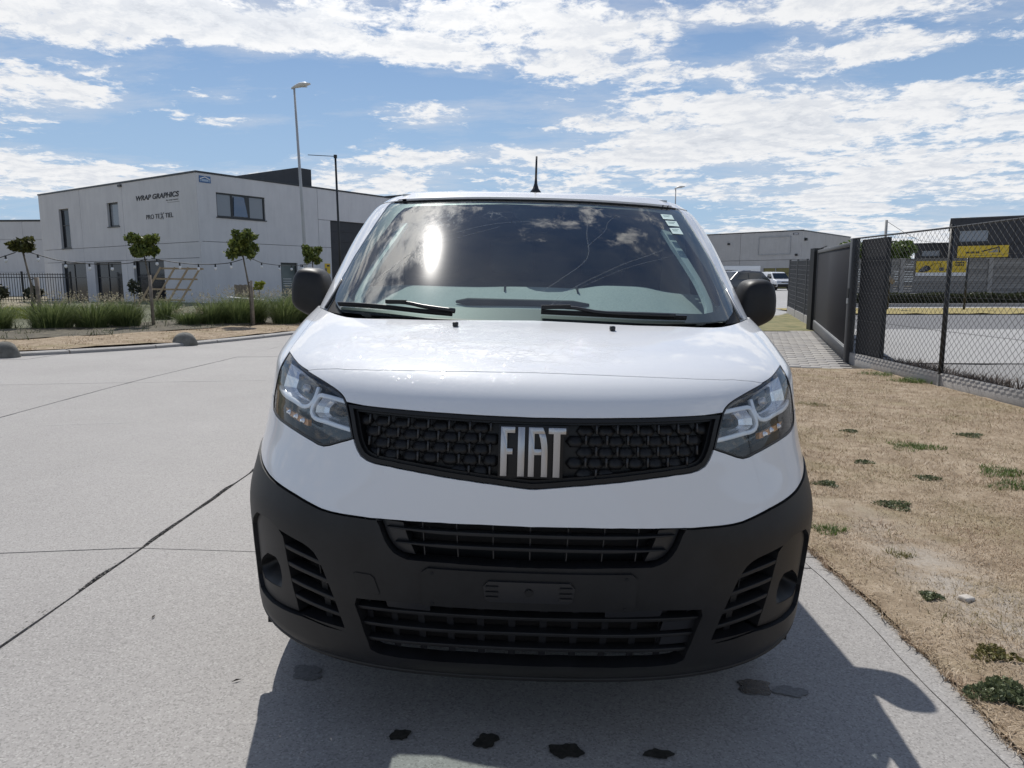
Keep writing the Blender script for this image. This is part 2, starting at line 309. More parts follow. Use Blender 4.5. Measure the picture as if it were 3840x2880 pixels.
'sensor':[(-0.084,2.95),(-0.062,2.64),(-0.031,2.46),(-0.002,2.43),(0.034,2.49),(0.064,2.70),(0.072,2.95)],
}
def PN(T,v,s):
    v=np.asarray(v,float);s=np.asarray(s,float);v,s=np.broadcast_arrays(v,s)
    sg=np.where(s<0,-1.0,1.0);a=np.abs(s);e=2e-3
    P=surfs(T,v,a)
    ds=surfs(T,v,a+e)-surfs(T,v,np.abs(a-e))*np.where((a<e)[...,None],[-1,1,1],[1,1,1])
    dv=surfs(T,np.minimum(v+e*3,T[-1,0]),a)-surfs(T,np.maximum(v-e*3,T[0,0]),a)
    n=np.cross(ds,dv);n/=np.maximum(np.linalg.norm(n,axis=-1,keepdims=True),1e-12)
    o=((P-np.array([0,2.6,.5]))*n).sum(-1);n*=np.where(o<0,-1,1)[...,None]
    P=P.copy();n=n.copy();P[...,0]*=sg;n[...,0]*=sg
    return P,n
def inpoly(pts,poly):
    x,y=pts[:,0],pts[:,1];r=np.zeros(len(pts),bool);n=len(poly)
    for i in range(n):
        x1,y1=poly[i];x2,y2=poly[(i+1)%n]
        c=((y1>y)!=(y2>y))
        with np.errstate(divide='ignore',invalid='ignore'):
            r^=c&(x<(x2-x1)*(y-y1)/(y2-y1+1e-15)+x1)
    return r
def area(p):
    p=np.asarray(p);return .5*np.sum(p[:,0]*np.roll(p[:,1],-1)-np.roll(p[:,0],-1)*p[:,1])
def inset(p,g):
    p=np.asarray(p,float)
    if area(p)<0: p=p[::-1]
    if g==0: return p
    a=np.roll(p,1,0);b=np.roll(p,-1,0)
    d1=p-a;d2=b-p
    d1/=np.maximum(np.linalg.norm(d1,axis=1,keepdims=True),1e-9);d2/=np.maximum(np.linalg.norm(d2,axis=1,keepdims=True),1e-9)
    n1=np.stack([-d1[:,1],d1[:,0]],1);n2=np.stack([-d2[:,1],d2[:,0]],1)
    n=n1+n2;n/=np.maximum(np.linalg.norm(n,axis=1,keepdims=True),1e-9)
    k=np.clip(1/np.maximum((n*n1).sum(1),.35),1,2.2)
    return p+n*(g*k)[:,None]
def dens(p,L):
    r=[]
    for i in range(len(p)):
        a=p[i];b=p[(i+1)%len(p)];n=max(1,int(np.ceil(np.linalg.norm(b-a)/L)))
        for j in range(n): r.append(a+(b-a)*j/n)
    return np.array(r)
def dedupe(p,eps=.0015):
    r=[p[0]]
    for q in p[1:]:
        if np.linalg.norm(np.asarray(q)-np.asarray(r[-1]))>eps: r.append(q)
    if np.linalg.norm(np.asarray(r[0])-np.asarray(r[-1]))<eps: r.pop()
    return np.array(r)
def MS(T): return np.array([.62,.1 if T is LOW else .34])
def smooth_poly(p): return p
def panel(name,T,poly,m,parent,off=0.0,holes=(),rim=.012,step=.03,gap=.0018,vmin=None):
    k=MS(T)
    out=dens(inset(dedupe(np.array(poly)*k),gap),step*.7)
    hs=[dens(inset(dedupe(np.array(h)*k),-gap),step*.7) for h in holes]
    lo=out.min(0);hi=out.max(0)
    gx,gy=np.meshgrid(np.arange(lo[0]+step/2,hi[0],step),np.arange(lo[1]+step/2,hi[1],step*.7))
    g=np.stack([gx.ravel(),gy.ravel()],1)
    ok=inpoly(g,out)
    for h in hs: ok&=~inpoly(g,h)
    g=g[ok]
    allb=np.concatenate([out]+hs)
    if len(g):
        d=np.sqrt(((g[:,None]-allb[None])**2).sum(-1)).min(1) if len(g)*len(allb)<6e6 else np.full(len(g),1.)
        g=g[d>step*.33]
    V=np.concatenate([allb,g]);E=[];b=0
    for c in [out]+hs:
        n=len(c);E+=[(b+i,b+(i+1)%n) for i in range(n)];b+=n
    r=delaunay_2d_cdt([Vector(p) for p in V],E,[],0,1e-6)
    vv=np.array([tuple(p) for p in r[0]]);F=np.array([f for f in r[2] if len(f)==3])
    c=vv[F].mean(1);ok=inpoly(c,out)
    for h in hs: ok&=~inpoly(c,h)
    F=F[ok]
    used=np.unique(F);mp=-np.ones(len(vv),int);mp[used]=np.arange(len(used));vv=vv[used];F=mp[F]
    P,n=PN(T,np.clip(vv[:,1]/k[1],T[0,0],T[-1,0]),vv[:,0]/k[0])
    P=P+n*off
    fn=np.cross(P[F[:,1]]-P[F[:,0]],P[F[:,2]]-P[F[:,0]])
    fl=(fn*n[F].mean(1)).sum(1)<0;F[fl]=F[fl][:,::-1]
    ec={}
    for f in F:
        for i in range(3):
            a,b2=f[i],f[(i+1)%3];kk=(min(a,b2),max(a,b2));ec.setdefault(kk,[]).append((a,b2))
    verts=[tuple(p) for p in P];faces=[tuple(int(i) for i in f) for f in F];nf=len(faces)
    if rim:
        bd=[e[0] for e in ec.values() if len(e)==1];inn={}
        dup={}
        for a,b2 in bd:
            for q in(a,b2):
                if q not in inn:
                    dup[q]=len(verts);verts.append(tuple(P[q]));inn[q]=len(verts);verts.append(tuple(P[q]-n[q]*rim))
            faces.append((dup[b2],dup[a],inn[a],inn[b2]))
    o=mesh_obj(name,verts,faces,m,parent,True);me=o.data
    ln=np.zeros((len(me.loops),3));pn=np.zeros((len(me.polygons),3));me.polygons.foreach_get('normal',pn.ravel()) if False else None
    for p in me.polygons:
        if p.index<nf:
            for li in p.loop_indices: ln[li]=n[me.loops[li].vertex_index]
        else:
            for li in p.loop_indices: ln[li]=p.normal
    me.normals_split_custom_set([tuple(q) for q in ln])
    return o
def full(half):
    h=[tuple(p) for p in half];mm=[(-a,b) for a,b in h[::-1]]
    return h+mm
def mirp(p): return [(-a,b) for a,b in p]
def onshell(T,pts,off): 
    q=np.array(pts);P,n=PN(T,q[:,1],q[:,0]);return P+n*off
def curve_pts(T,pts,off,n=14):
    q=np.array(pts,float);d=np.r_[0,np.cumsum(np.linalg.norm(np.diff(q*MS(T),axis=0),axis=1))]
    t=np.linspace(0,d[-1],n)
    return onshell(T,np.stack([pchip(d,q[:,0],t),pchip(d,q[:,1],t)],1),off)
def sweep(name,T,pts,m,parent,off,w,dep,n=16,taper=False):
    # bar that follows a curve on the loft: w tall, dep deep
    q=np.array(pts,float);d=np.r_[0,np.cumsum(np.linalg.norm(np.diff(q*MS(T),axis=0),axis=1))]
    t=np.linspace(0,d[-1],n);Q=np.stack([pchip(d,q[:,0],t),pchip(d,q[:,1],t)],1)
    P,nn=PN(T,Q[:,1],Q[:,0]);b=MB();V=[]
    for i in range(n):
        tg=P[min(i+1,n-1)]-P[max(i-1,0)];tg/=np.linalg.norm(tg);up=np.cross(nn[i],tg);up/=np.linalg.norm(up)
        ww=w*(min(1,.25+4*min(i,n-1-i)/n) if taper else 1)
        c=P[i]+nn[i]*off
        V+=[c+up*ww/2,c-up*ww/2,c-up*ww/2-nn[i]*dep,c+up*ww/2-nn[i]*dep]
    Fc=[(0,1,2,3)]+[(4*i+j,4*i+4+j,4*i+4+(j+1)%4,4*i+(j+1)%4) for i in range(n-1) for j in range(4)]+[(4*n-1,4*n-2,4*n-3,4*n-4)]
    b.add(V,Fc);o=b.build(name,m,parent);bevel(o,min(w,dep)*.22,2,40);return o
# ---- van materials
def paint_fn(N,b):
    p=opos(N);f=N.noise(p,3.0,6,.6);g=N.noise(p,38,4,.6)
    setr(N,b,N.ramp(N.m('ADD',N.m('MULTIPLY',f,.75),N.m('MULTIPLY',g,.25)),[(.38,(.42,)*3),(.62,(.55,)*3)]))
    dirt=N.mr(N.noise(p,7,7,.66),.56,.85,0,.05)
    setc(N,b,N.mix(dirt,(.74,.75,.765),(.55,.53,.50)))
PAINT=mat('white_paint',(.8,.81,.83),.25,0,.12,paint_fn,Coat_Weight=.9,Coat_Roughness=.035)
def wet_fn(N,b):
    p=opos(N);paint_fn(N,b)
    xyz=N.n('ShaderNodeSeparateXYZ',{0:p});q=N.v('MULTIPLY',N.v('SUBTRACT',p,(-.22,.38,1.2)),(1/.62,1/.42,1/.5))
    near=N.mr(N.v('LENGTH',q),.35,1.0,1,0,True)
    w=N.noise(N.v('MULTIPLY',p,(1,1.5,1)),16,7,.68,.5);vo=N.n('ShaderNodeTexVoronoi',{'Vector':N.v('ADD',p,N.vs(N.noise(p,20,3,.6,out=1),.03)),'Scale':17.0},feature='DISTANCE_TO_EDGE').outputs['Distance']
    h=N.m('MULTIPLY',near,N.m('ADD',N.mr(w,.5,.56,0,1,True),N.mr(vo,0,.05,.6,0)))
    bn=N.n('ShaderNodeBump',{'Height':h,'Strength':.35,'Distance':.004});N.t.links.new(bn.outputs[0],b.inputs['Coat Normal'])
HOODP=mat('white_paint_wet',(.8,.81,.83),.25,0,.12,wet_fn,Coat_Weight=.9,Coat_Roughness=.03)
def pl_fn(N,b):
    p=opos(N);f=N.noise(p,9,6,.65);setc(N,b,N.ramp(f,[(.35,(.007,.007,.0078)),(.7,(.013,.013,.0142))]))
    bump(N,b,N.noise(p,900,2,.5),.12,.0006)
PLAST=mat('black_plastic',(.028,.028,.03),.50,0,.40,pl_fn)
PLAST2=mat('black_plastic_smooth',(.016,.016,.018),.30)
DARK=mat('dark_cavity',(.006,.006,.007),.8)
GLOSSB=mat('black_gloss',(.008,.008,.010),.10,0,.6)
CHROME=mat('chrome',(.82,.83,.85),.10,1.0)
SATIN=mat('satin_metal',(.46,.46,.47),.36,1.0)
REFL=mat('lamp_reflector',(.80,.81,.83),.22,.75)
DRL=mat('light_guide_plastic',(.72,.75,.78),.25,.2)
GRB=mat('grille_black',(.0065,.0065,.0075),.42,0,.35)
RUBBER=mat('rubber',(.014,.014,.015),.75)
AMBER=mat('amber_plastic',(.62,.26,.06),.2)
TRIM=mat('grey_trim',(.42,.46,.46),.65)
DASH=sp('dash_plastic',(.27,.29,.29),(.36,.38,.38),140,.75,.15,.001,3,True)
SEAT=mat('seat_cloth',(.03,.032,.036),.9)
STEEL=mat('wheel_steel',(.25,.25,.26),.4,.8)
def glass(name,tint,ior,rough=0.0,dirt=0.0,streak=False):
    m=bpy.data.materials.new(name);m.use_nodes=True;N=NT(m.node_tree);N.t.nodes.clear()
    ge=N.n('ShaderNodeNewGeometry');cs=N.m('ABSOLUTE',N.v('DOT_PRODUCT',ge.outputs['Normal'],ge.outputs['Incoming']));f0=((ior-1)/(ior+1))**2*1.6
    fr=N.m('ADD',f0,N.m('MULTIPLY',N.m('POWER',N.m('SUBTRACT',1.0,cs),5.0),1-f0))
    tr=N.n('ShaderNodeBsdfTransparent',{0:tuple(tint)+(1,)}).outputs[0]
    gl=N.n('ShaderNodeBsdfGlossy',{0:(1,1,1,1),'Roughness':rough}).outputs[0]
    if streak: gl=N.n('ShaderNodeMixShader',{0:.035,1:gl,2:N.n('ShaderNodeBsdfGlossy',{0:(1,1,1,1),'Roughness':.15}).outputs[0]}).outputs[0]
    s=N.n('ShaderNodeMixShader',{0:fr,1:tr,2:gl}).outputs[0]
    if dirt:
        p=opos(N);df=N.n('ShaderNodeBsdfDiffuse',{0:(.62,.66,.66,1)}).outputs[0]
        d=N.mr(N.noise(p,5,7,.65),.45,.8,dirt*.5,dirt*2.2)
        if streak:
            near=N.mr(N.v('LENGTH',N.v('MULTIPLY',N.v('SUBTRACT',p,(-.42,1.74,1.72)),(1/.42,1/.30,1/.2))),.25,1.0,1,0,True)
            wp=N.v('ADD',p,N.vs(N.noise(p,9,4,.65,out=1),.10))
            vo=N.n('ShaderNodeTexVoronoi',{'Vector':wp,'Scale':19.0},feature='DISTANCE_TO_EDGE').outputs['Distance']
            ln=N.m('MULTIPLY',N.mr(vo,.0,.035,1,0),N.mr(N.noise(p,6,3,.5),.42,.6,0,1))
            d=N.m('ADD',d,N.m('MULTIPLY',N.m('MULTIPLY',ln,near),.55),clamp=True)
        s=N.n('ShaderNodeMixShader',{0:d,1:s,2:df}).outputs[0]
    o=N.n('ShaderNodeOutputMaterial');N.t.links.new(s,o.inputs[0]);return m
WGLASS=glass('windscreen_glass',(.74,.85,.83),1.60,.008,.008,True)
SGLASS=glass('side_glass',(.30,.36,.36),1.5)
LENS=glass('lamp_lens',(.93,.95,.97),1.45,.0,.004)
FRIT=mat('glass_frit',(.006,.007,.009),.06,0,.5)
FRIT2=mat('frit_print',(.010,.011,.013),.5)
STICK=sp('sticker_paper',(.55,.70,.66),(.66,.78,.75),90,.6,0)
INK=mat('ink',(.12,.22,.22),.7)
# ---- the van itself
VAN=thing('panel_van','white panel van with black bumper and mirrors, parked nose-on beside the right kerb','van')
MW=Matrix(((.99960026,.00400236,.02798767,-.00227),(-.00401549,.99999185,.00041277,1.84939),(-.02798579,-.00052499,.99960818,.0182),(0,0,0,1)))
VAN.matrix_world=MW
half_seam=TV['seam'][::-1]                    # centre -> headlamp
hlt=TV['hl_top'];hlb=TV['hl_bot'];grs=TV['gr_side'];grt=TV['gr_top'];bw=TV['bw'];rear=TV['rear']
se=half_seam[-1]
# bonnet
hood=half_seam+[p for p in hlt[::-1] if p[1]>9.12]+[(1.36,11.0),(1.39,12.0),(1.42,12.99)]+[(a,min(b,12.99)) for a,b in rear[1:]]
o=panel('bonnet',LOW,full(hood),HOODP,VAN)
# fender + upper wing each side
for sg in(1,-1):
    fen=[(1.326,9.95),(1.36,11.0),(1.39,12.0),(1.42,13.0),(2.0,13.0),(2.0,7.15)]+[p for p in hlb[::-1] if p[1]>7.05 and p[0]>1.3]
    fen=[p for p in fen]
    panel('fender',LOW,[(a*sg,b) for a,b in fen],PAINT,VAN)
# nose strip between bonnet seam and grille
nose=[(a,b) for a,b in half_seam]+[p for p in hlt if p[1]<9.08]+grt[1:]
panel('nose_panel',LOW,full(nose),HOODP,VAN)
# painted bumper
bum=bw[::-1]
bum=[p for p in bum if p[0]<1.2]+[(1.26,5.15),(1.45,5.35),(1.62,5.42),(2.0,5.45),(2.0,7.08),(1.40,7.08)]+[p for p in hlb if p[1]<7.08]+[p for p in grs if p[1]<6.85]
panel('front_bumper',LOW,full(bum),PAINT,VAN)
# black lower bumper with its openings
ui=TV['ui'];lg=TV['lg'];fv=TV['fv'];frec=TV['frec'];fog=TV['fog']
lb=[(a,b-.03) for a,b in bw if a<1.2]
low=[(0,.02),(.3,.02),(.6,.02),(.9,.02),(1.2,.02),(1.45,.02),(1.60,.05),(1.62,1.5),(1.62,4.0),(1.62,5.35),(1.45,5.30),(1.26,5.12)]+lb
uip=[p for p in ui]
i0=min(range(len(lb)),key=lambda i:abs(lb[i][0]-uip[0][0]))
low2=low[:12]+lb[:i0+1]+[(uip[0][0],lb[i0][1])]+uip[1:]
lgf=full(lg[::-1]) ; 
holes=[lgf]+[fr for sg in(1,-1) for fr in ([(a*sg,b) for a,b in fv],[(a*sg,b) for a,b in frec])]
# vent and lamp recess touch: join them into one hole per side
fvo=np.array(fv);fr=np.array(frec)
def union_hole():
    vent=[p for p in fv]; rec=[p for p in frec]
    vl=[p for p in vent if p[0]<.84 and p[1]>1.745]                      # inner side of the vent, top to bottom
    top=[(.93,3.76),(.88,3.76)]
    rr=[p for p in rec if p[0]>.95 or p[1]>3.86]                 # outer side of recess
    up=sorted([p for p in rec if p[1]>3.3 and p[0]>.98],key=lambda p:p[0])
    dn=[p for p in rec if p[0]>=1.2 and p[1]<3.4];dn=sorted(dn,key=lambda p:-p[1])
    bt=sorted([p for p in rec if p[1]<1.80 and p[0]<1.2],key=lambda p:-p[0])
    vb=sorted([p for p in vent if p[1]<1.80],key=lambda p:-p[0])
    vb=[p for p in vb if p[0]<bt[-1][0]-.005]
    left=sorted([p for p in vent if p[0]<.84 and p[1]>=1.80],key=lambda p:p[1])
    return up+dn+bt+vb+left+[(.88,3.77),(.93,3.80)]
UH=union_hole()
panel('lower_bumper',LOW,full(low2),PLAST,VAN,off=.004,holes=[lgf,UH,mirp(UH)],rim=.045)
# fog-lamp surround, sunk a little, with its round recess
for sg in(1,-1):
    inner=sorted([p for p in fv if p[0]>.845 and 1.86<p[1]<3.70],key=lambda p:p[1])
    sur=[p for p in UH if p[0]>.98]
    sur=sur+[(.84,1.77)]+inner
    o=panel('fog_surround',LOW,[(a*sg,b) for a,b in sur],PLAST,VAN,off=-.009,holes=[[(a*sg,b) for a,b in fog]],rim=.05,gap=.001)
    fk=np.array(fog);c=fk.mean(0)
    q=onshell(LOW,fk*[sg,1],-.010);n=len(q);cc=onshell(LOW,[c*[sg,1]],-.06)[0]
    V=list(q);Fc=[]
    for r,d in((.86,.35),(.66,.75),(.40,.95)): V+=[cc+(p-cc)*r*(1-d)+(p-cc)*r*d*1.0+np.array([0,.05*d,0]) for p in q]
    for k in range(3): Fc+=[(k*n+i,k*n+(i+1)%n,(k+1)*n+(i+1)%n,(k+1)*n+i) for i in range(n)]
    Fc.append(tuple(3*n+i for i in range(n)))
    mesh_obj('fog_lamp_cover',V,Fc,PLAST,VAN,True)
    # vent louvres
    for nm in('fs1','fs2','fs3','fs4'):
        z=np.array(TV[nm]);z=z[np.argsort(z[:,0])];z[0,0]-=.02;z[-1,0]+=.03
        sweep('vent_louvre',LOW,[(a*sg,b) for a,b in z],PLAST,VAN,-.010,.013,.034,10)
    b=MB()
    for (va,vb) in((3.25,3.75),(2.75,3.3),(2.25,2.9),(1.8,2.4)):
        sA=.76-.03*(3.7-va);
        P=onshell(LOW,[(sg*(sA-.005),vb),(sg*(sA-.015),va)],-.03);MB().bar(P[0],P[1],.02,.003).build('vent_rib',PLAST,VAN)
# dark cavity behind all openings
panel('radiator_backing',LOW,full([(0,.1),(.5,.1),(.9,.3),(1.30,1.0),(1.40,3.0),(1.25,4.4),(.9,4.7),(.4,4.85),(0,4.95)]),DARK,VAN,off=-.085,rim=.02,step=.05)
# upper intake: side fillers and two slats
UIC=[(.40,4.85),(.37,4.3),(.33,4.05),(.28,3.86)]
s1=[(-.437,4.645),(-.3,4.63),(-.15,4.65),(0,4.66),(.15,4.65),(.3,4.63),(.437,4.645)];s2=[(-.40,4.17),(-.28,4.165),(-.13,4.175),(0,4.18),(.13,4.175),(.28,4.165),(.40,4.17)]
sweep('intake_slat',LOW,s1,PLAST,VAN,-.006,.010,.035,26,True);sweep('intake_slat',LOW,s2,PLAST,VAN,-.006,.010,.035,26,True)
for sg in(1,-1):
    f=[p for p in ui if p[1]>3.79 or p[0]>.36];f=f+[(.33,3.80),(.36,4.3),(.385,4.82)]
    panel('intake_filler',LOW,[(a*sg,b) for a,b in f],PLAST2,VAN,off=-.022,rim=.04)
for x in np.linspace(-.315,.315,7):
    P=onshell(LOW,[(x*1.03,4.9),(x*.97,3.82)],-.032);MB().bar(P[0],P[1],.02,.003).build('intake_rib',PLAST2,VAN)
# lower grille slats and ribs
for nm,w in(('lsA',.011),('lsB',.011),('lsC',.011)):
    z=np.array(TV[nm]);z=[(a,.5*(b+np.interp(-a,z[:,0],z[:,1]))) for a,b in z];z[0]=(z[0][0]-.012,z[0][1]);z[-1]=(-z[0][0],z[0][1]);z=sorted(z)
    sweep('grille_slat',LOW,z,PLAST,VAN,-.007,w,.035,26)
for x in np.linspace(-.50,.50,12):
    P=onshell(LOW,[(x*1.04,2.72),(x*1.01,2.1),(x*.985,1.46)],-.034);MB().bar(P[0],P[1],.02,.003).bar(P[1],P[2],.02,.003).build('grille_rib',PLAST2,VAN)
for sg,a0,a1 in((-1,.285,.43),(1,.22,.40)):
    panel('grille_filler',LOW,[(sg*a0,2.42),(sg*a1,2.42),(sg*(a1+.01),2.72),(sg*a0,2.74)],PLAST2,VAN,off=-.012,rim=.03)
for v0,v1 in((1.98,2.33),(1.72,1.95)):
    panel('grille_filler',LOW,[(.40,v0+.02),(.545,v0+.02),(.56,v1-.02),(.41,v1-.02)],PLAST2,VAN,off=-.016,rim=.03)
# chin lip
lipc=[(-1.45,.35),(-1.1,.42),(-.80,.46),(-.62,.5),(-.4,.5),(0,.5),(.4,.5),(.62,.5),(.80,.46),(1.1,.42),(1.45,.35)]
sweep('chin_lip',LOW,lipc,PLAST,VAN,.010,.030,.05,44)
# number plate holder and clip
pl=np.array(TV['plate']);hw=.298
panel('plate_holder',LOW,[(-.31,2.76),(-.31,3.56),(-.29,3.67),(.29,3.67),(.31,3.56),(.31,2.76)],PLAST,VAN,off=.012,rim=.012)
panel('plate_clip',LOW,[(-.125,3.06),(-.13,3.36),(-.115,3.49),(.115,3.49),(.13,3.36),(.125,3.06),(.11,3.0),(-.11,3.0)],PLAST2,VAN,off=.019,rim=.008)
for sg in(1,-1):
    for vv in(3.36,3.24,3.13): 
        P=onshell(LOW,[(sg*.085,vv),(sg*.12,vv)],.021);MB().bar(P[0],P[1],.006,.006).build('clip_tooth',PLAST,VAN)
P,n_=PN(LOW,[3.26],[0.0]);MB().tube([P[0]+n_[0]*.018,P[0]+n_[0]*.024],.011,14).build('clip_boss',PLAST,VAN)
for a,b_ in((-.275,3.55),(.275,3.55),(-.275,2.85),(.275,2.85)):
    P,n_=PN(LOW,[b_],[a]);MB().tube([P[0]+n_[0]*.010,P[0]+n_[0]*.0135],.005,10).build('plate_screw',DARK,VAN)
tw=np.array(TV['tow']);tc=tw.mean(0)
panel('tow_cover_gap',LOW,[tuple(tc+(p-tc)*1.06) for p in tw],DARK,VAN,off=.0048,rim=0)
panel('tow_cover',LOW,[tuple(p) for p in tw],PLAST,VAN,off=.0062,rim=.004)
# ---- grille
GR=[p for p in grs]+[]
grp=full([(0,grs[-1][1])]+[p for p in grs[::-1][1:]]+grt[1:-1]+[(0,grt[-1][1])])
k=MS(LOW)
gm=inset(dedupe(np.array(grp)*k),0)
def ins(g): return [tuple(p/k) for p in inset(gm,g)]
g0=ins(.002);g1=ins(.014);g2=ins(.020);g3=ins(.030)
gb=panel('grille',LOW,g0,GRB,VAN,off=-.036,rim=0)
fr_=panel('grille_frame',LOW,g0,GRB,VAN,off=-.001,holes=[g1],rim=.036,gap=.0)
panel('grille_inner_rim',LOW,g1,GRB,VAN,off=-.012,holes=[ins(.021)],rim=.022,gap=.0)
SS,VV=np.meshgrid(np.linspace(0,.80,500),np.linspace(5.9,8.2,420));GG=surfs(LOW,VV,SS)
def inv_xz(x,z):
    d=(GG[...,0]-abs(x))**2+(GG[...,2]-z)**2;i=d.argmin();i=np.unravel_index(i,d.shape);return (SS[i]*(1 if x>=0 else -1),VV[i])
def frame_at(s,v,off):
    P,n=PN(LOW,[v],[s]);P=P[0]+n[0]*off;n=Vector(n[0]);x=Vector((n.y*-1,n.x,0)).normalized()
    if x.x<0: x=-x
    up=n.cross(x)
    if up.z<0: up=-up
    M=Matrix((x,-n,up)).transposed().to_4x4();M.translation=Vector(P);return M
cell=MB()
hx=[(-.0265,.0),(-.0135,-.0155),(.0135,-.0155),(.0265,.0),(.0135,.0155),(-.0135,.0155)]
V=[(a,-.0,b) for a,b in hx]+[(a*.80,-.007+(.004 if b>0 else -.002),b*.78) for a,b in hx]+[(0,-.008,-.003)]
cell.add(V,[(i,(i+1)%6,6+(i+1)%6,6+i) for i in range(6)]+[(6+i,6+(i+1)%6,12) for i in range(6)])
c0=cell.build('grille_cell',GRB,VAN,True);cme=c0.data;bpy.data.objects.remove(c0)
rb=MB();rb.box((0,-.006,0),(.0062,.012,.026));r0=rb.build('grille_rib_bar',PLAST2,VAN);bevel(r0,.0015,1);rme=r0.data;bpy.data.objects.remove(r0)
g3a=np.array(inset(gm,.024));g3b=np.array(inset(gm,.012))
for r in range(-1,8):
    for c in range(-9,10):
        x=(c+(.5 if r%2 else 0))*.0575;z=.868+r*.0305
        if abs(x)<.098: 
            continue
        s_,v_=inv_xz(x,z)
        if inpoly(np.array([[s_*k[0],v_*k[1]]]),g3b)[0]:
            o=link(bpy.data.objects.new('grille_cell',cme),VAN);o.matrix_basis=frame_at(s_,v_,-.030)
        s_,v_=inv_xz(x+.028,z+.006)
        if inpoly(np.array([[s_*k[0],v_*k[1]]]),g3a)[0] and abs(x+.028)>.104:
            o=link(bpy.data.objects.new('grille_rib_bar',rme),VAN);o.matrix_basis=frame_at(s_,v_,-.022)
# badge: five-sided black plate and four letters standing on it
bd=thing('badge',None,None);bd.parent=VAN;s_,v_=inv_xz(0,.962);bd.matrix_basis=frame_at(0,v_,-.004)
u=.1745/1223
def poly_obj(name,polys,th,y0,m,parent):
    b=MB()
    for p in polys: b.prism([((x-611)*u,y0,(458-y)*u*1.02) for x,y in p],(0,-th,0))
    o=b.build(name,m,parent);bevel(o,.0006,1,50);return o
poly_obj('badge_plate',[[(-45,-40),(1262,-40),(1268,150),(1185,165),(1178,952),(-45,952)]],.006,.008,GRB,bd)
poly_obj('letter_f',[[(0,0),(268,0),(268,115),(122,115),(122,400),(226,400),(226,510),(122,510),(122,916),(0,916)]],.005,.002,SATIN,bd)
poly_obj('letter_i',[[(322,0),(452,0),(452,916),(322,916)]],.005,.002,SATIN,bd)
oc=[(790,0),(830,95),(858,200),(875,310),(882,410),(885,520),(885,916),(768,916),(768,510)]
poly_obj('letter_a',[[(523,0),(790,0),(805,40),(823,80),(836,118),(635,118),(635,400),(768,400),(768,510),(635,510),(635,916),(523,916)],[(710,118),(836,118),(858,200),(875,310),(882,410),(885,520),(885,916),(768,916),(768,400),(752,290),(732,190)]],.005,.002,SATIN,bd)
poly_obj('letter_t',[[(893,0),(1223,0),(1223,115),(1118,115),(1118,916),(990,916),(990,115),(893,115)]],.005,.002,SATIN,bd)
# ---- headlamps
hp=[p for p in hlt]+[p for p in hlb[::-1]][:-1]
for sg in(1,-1):
    R=thing('headlight',None,None);R.parent=VAN
    f=lambda P:[(a*sg,b) for a,b in P]
    panel('lamp_housing',LOW,f(hp),GLOSSB,R,off=-.050,rim=0,gap=.002)
    panel('lamp_bezel',LOW,f(hp),PLAST2,R,off=.0005,holes=[f([tuple(p/k) for p in inset(dedupe(np.array(hp)*k),.0075)])],rim=.055,gap=.0015)
    panel('lamp_lens',LOW,f(hp),LENS,R,off=-.0015,rim=0,gap=.003)
    for nm,dep in(('hi_up',.05),('hi_low',.045)):
        q=np.array(TV[nm]);c=q.mean(0)
        A=onshell(LOW,q*[sg,1],-.018);cc=onshell(LOW,[c*[sg,1]],-.018-dep)[0];n=len(q);V=[];Fc=[]
        for r,e in((1,0),(.86,.5),(.62,.82),(.35,.96),(.12,1)):
            base=onshell(LOW,(c+(q-c)*r)*[sg,1],-.018-dep*e)
            V+=[tuple(p) for p in base]
        for j in range(4): Fc+=[(j*n+i,j*n+(i+1)%n,(j+1)*n+(i+1)%n,(j+1)*n+i) for i in range(n)]
        Fc.append(tuple(4*n+i for i in range(n)))
        mesh_obj('reflector',V,Fc,REFL,R,False)
        P=onshell(LOW,[c*[sg,1]],-.02-dep)[0];P2=onshell(LOW,[c*[sg,1]],-.024)[0]
        MB().tube([P,P+(P2-P)*.75],[.016,.012],12).build('bulb_shield',SATIN if nm=='hi_up' else PLAST2,R,True)
    sweep('light_guide',LOW,f(TV['hi_band']),DRL,R,-.008,.013,.012,22)
    sweep('light_guide',LOW,f(TV['hi_loop']),DRL,R,-.008,.013,.012,26)
    q=[(1.24,7.02),(1.10,7.04),(.96,7.02),(.95,6.80),(1.05,6.82),(1.18,6.83)]
    panel('indicator_lens',LOW,f(q),AMBER,R,off=-.022,rim=.012)
    for (a,b_) in((1.16,6.95),(1.07,6.95),(1.0,6.92)):
        P,n_=PN(LOW,[b_],[a*sg]);MB().tube([P[0]-n_[0]*.020,P[0]-n_[0]*.012],[.010,.004],8).build('indicator_facet',CHROME,R)
# ---- cabin shell
gs=TV['gl_side'];gt=TV['gl_top'];clr=TV['clear']
gsd=[(a,b) for a,b in gs if b<3.5]
glass_half=[(0,.03),(.3,.03),(.6,.03),(.9,.03),(1.08,.05)]+gsd+[(1.265,3.5),(1.255,3.66),(1.22,3.68)]+[(a,b) for a,b in gt[1:]]
glass_half[-1]=(0,3.69)
panel('windscreen',UP,full(glass_half),WGLASS,VAN,off=-.003,rim=.0,gap=.004)
clr_h=[(0,.345)]+clr[:-1]+[(0,3.27)]
gh2=glass_half
panel('frit_band',UP,full(gh2),FRIT2,VAN,off=-.0075,holes=[full(clr_h)],rim=0,gap=.002)
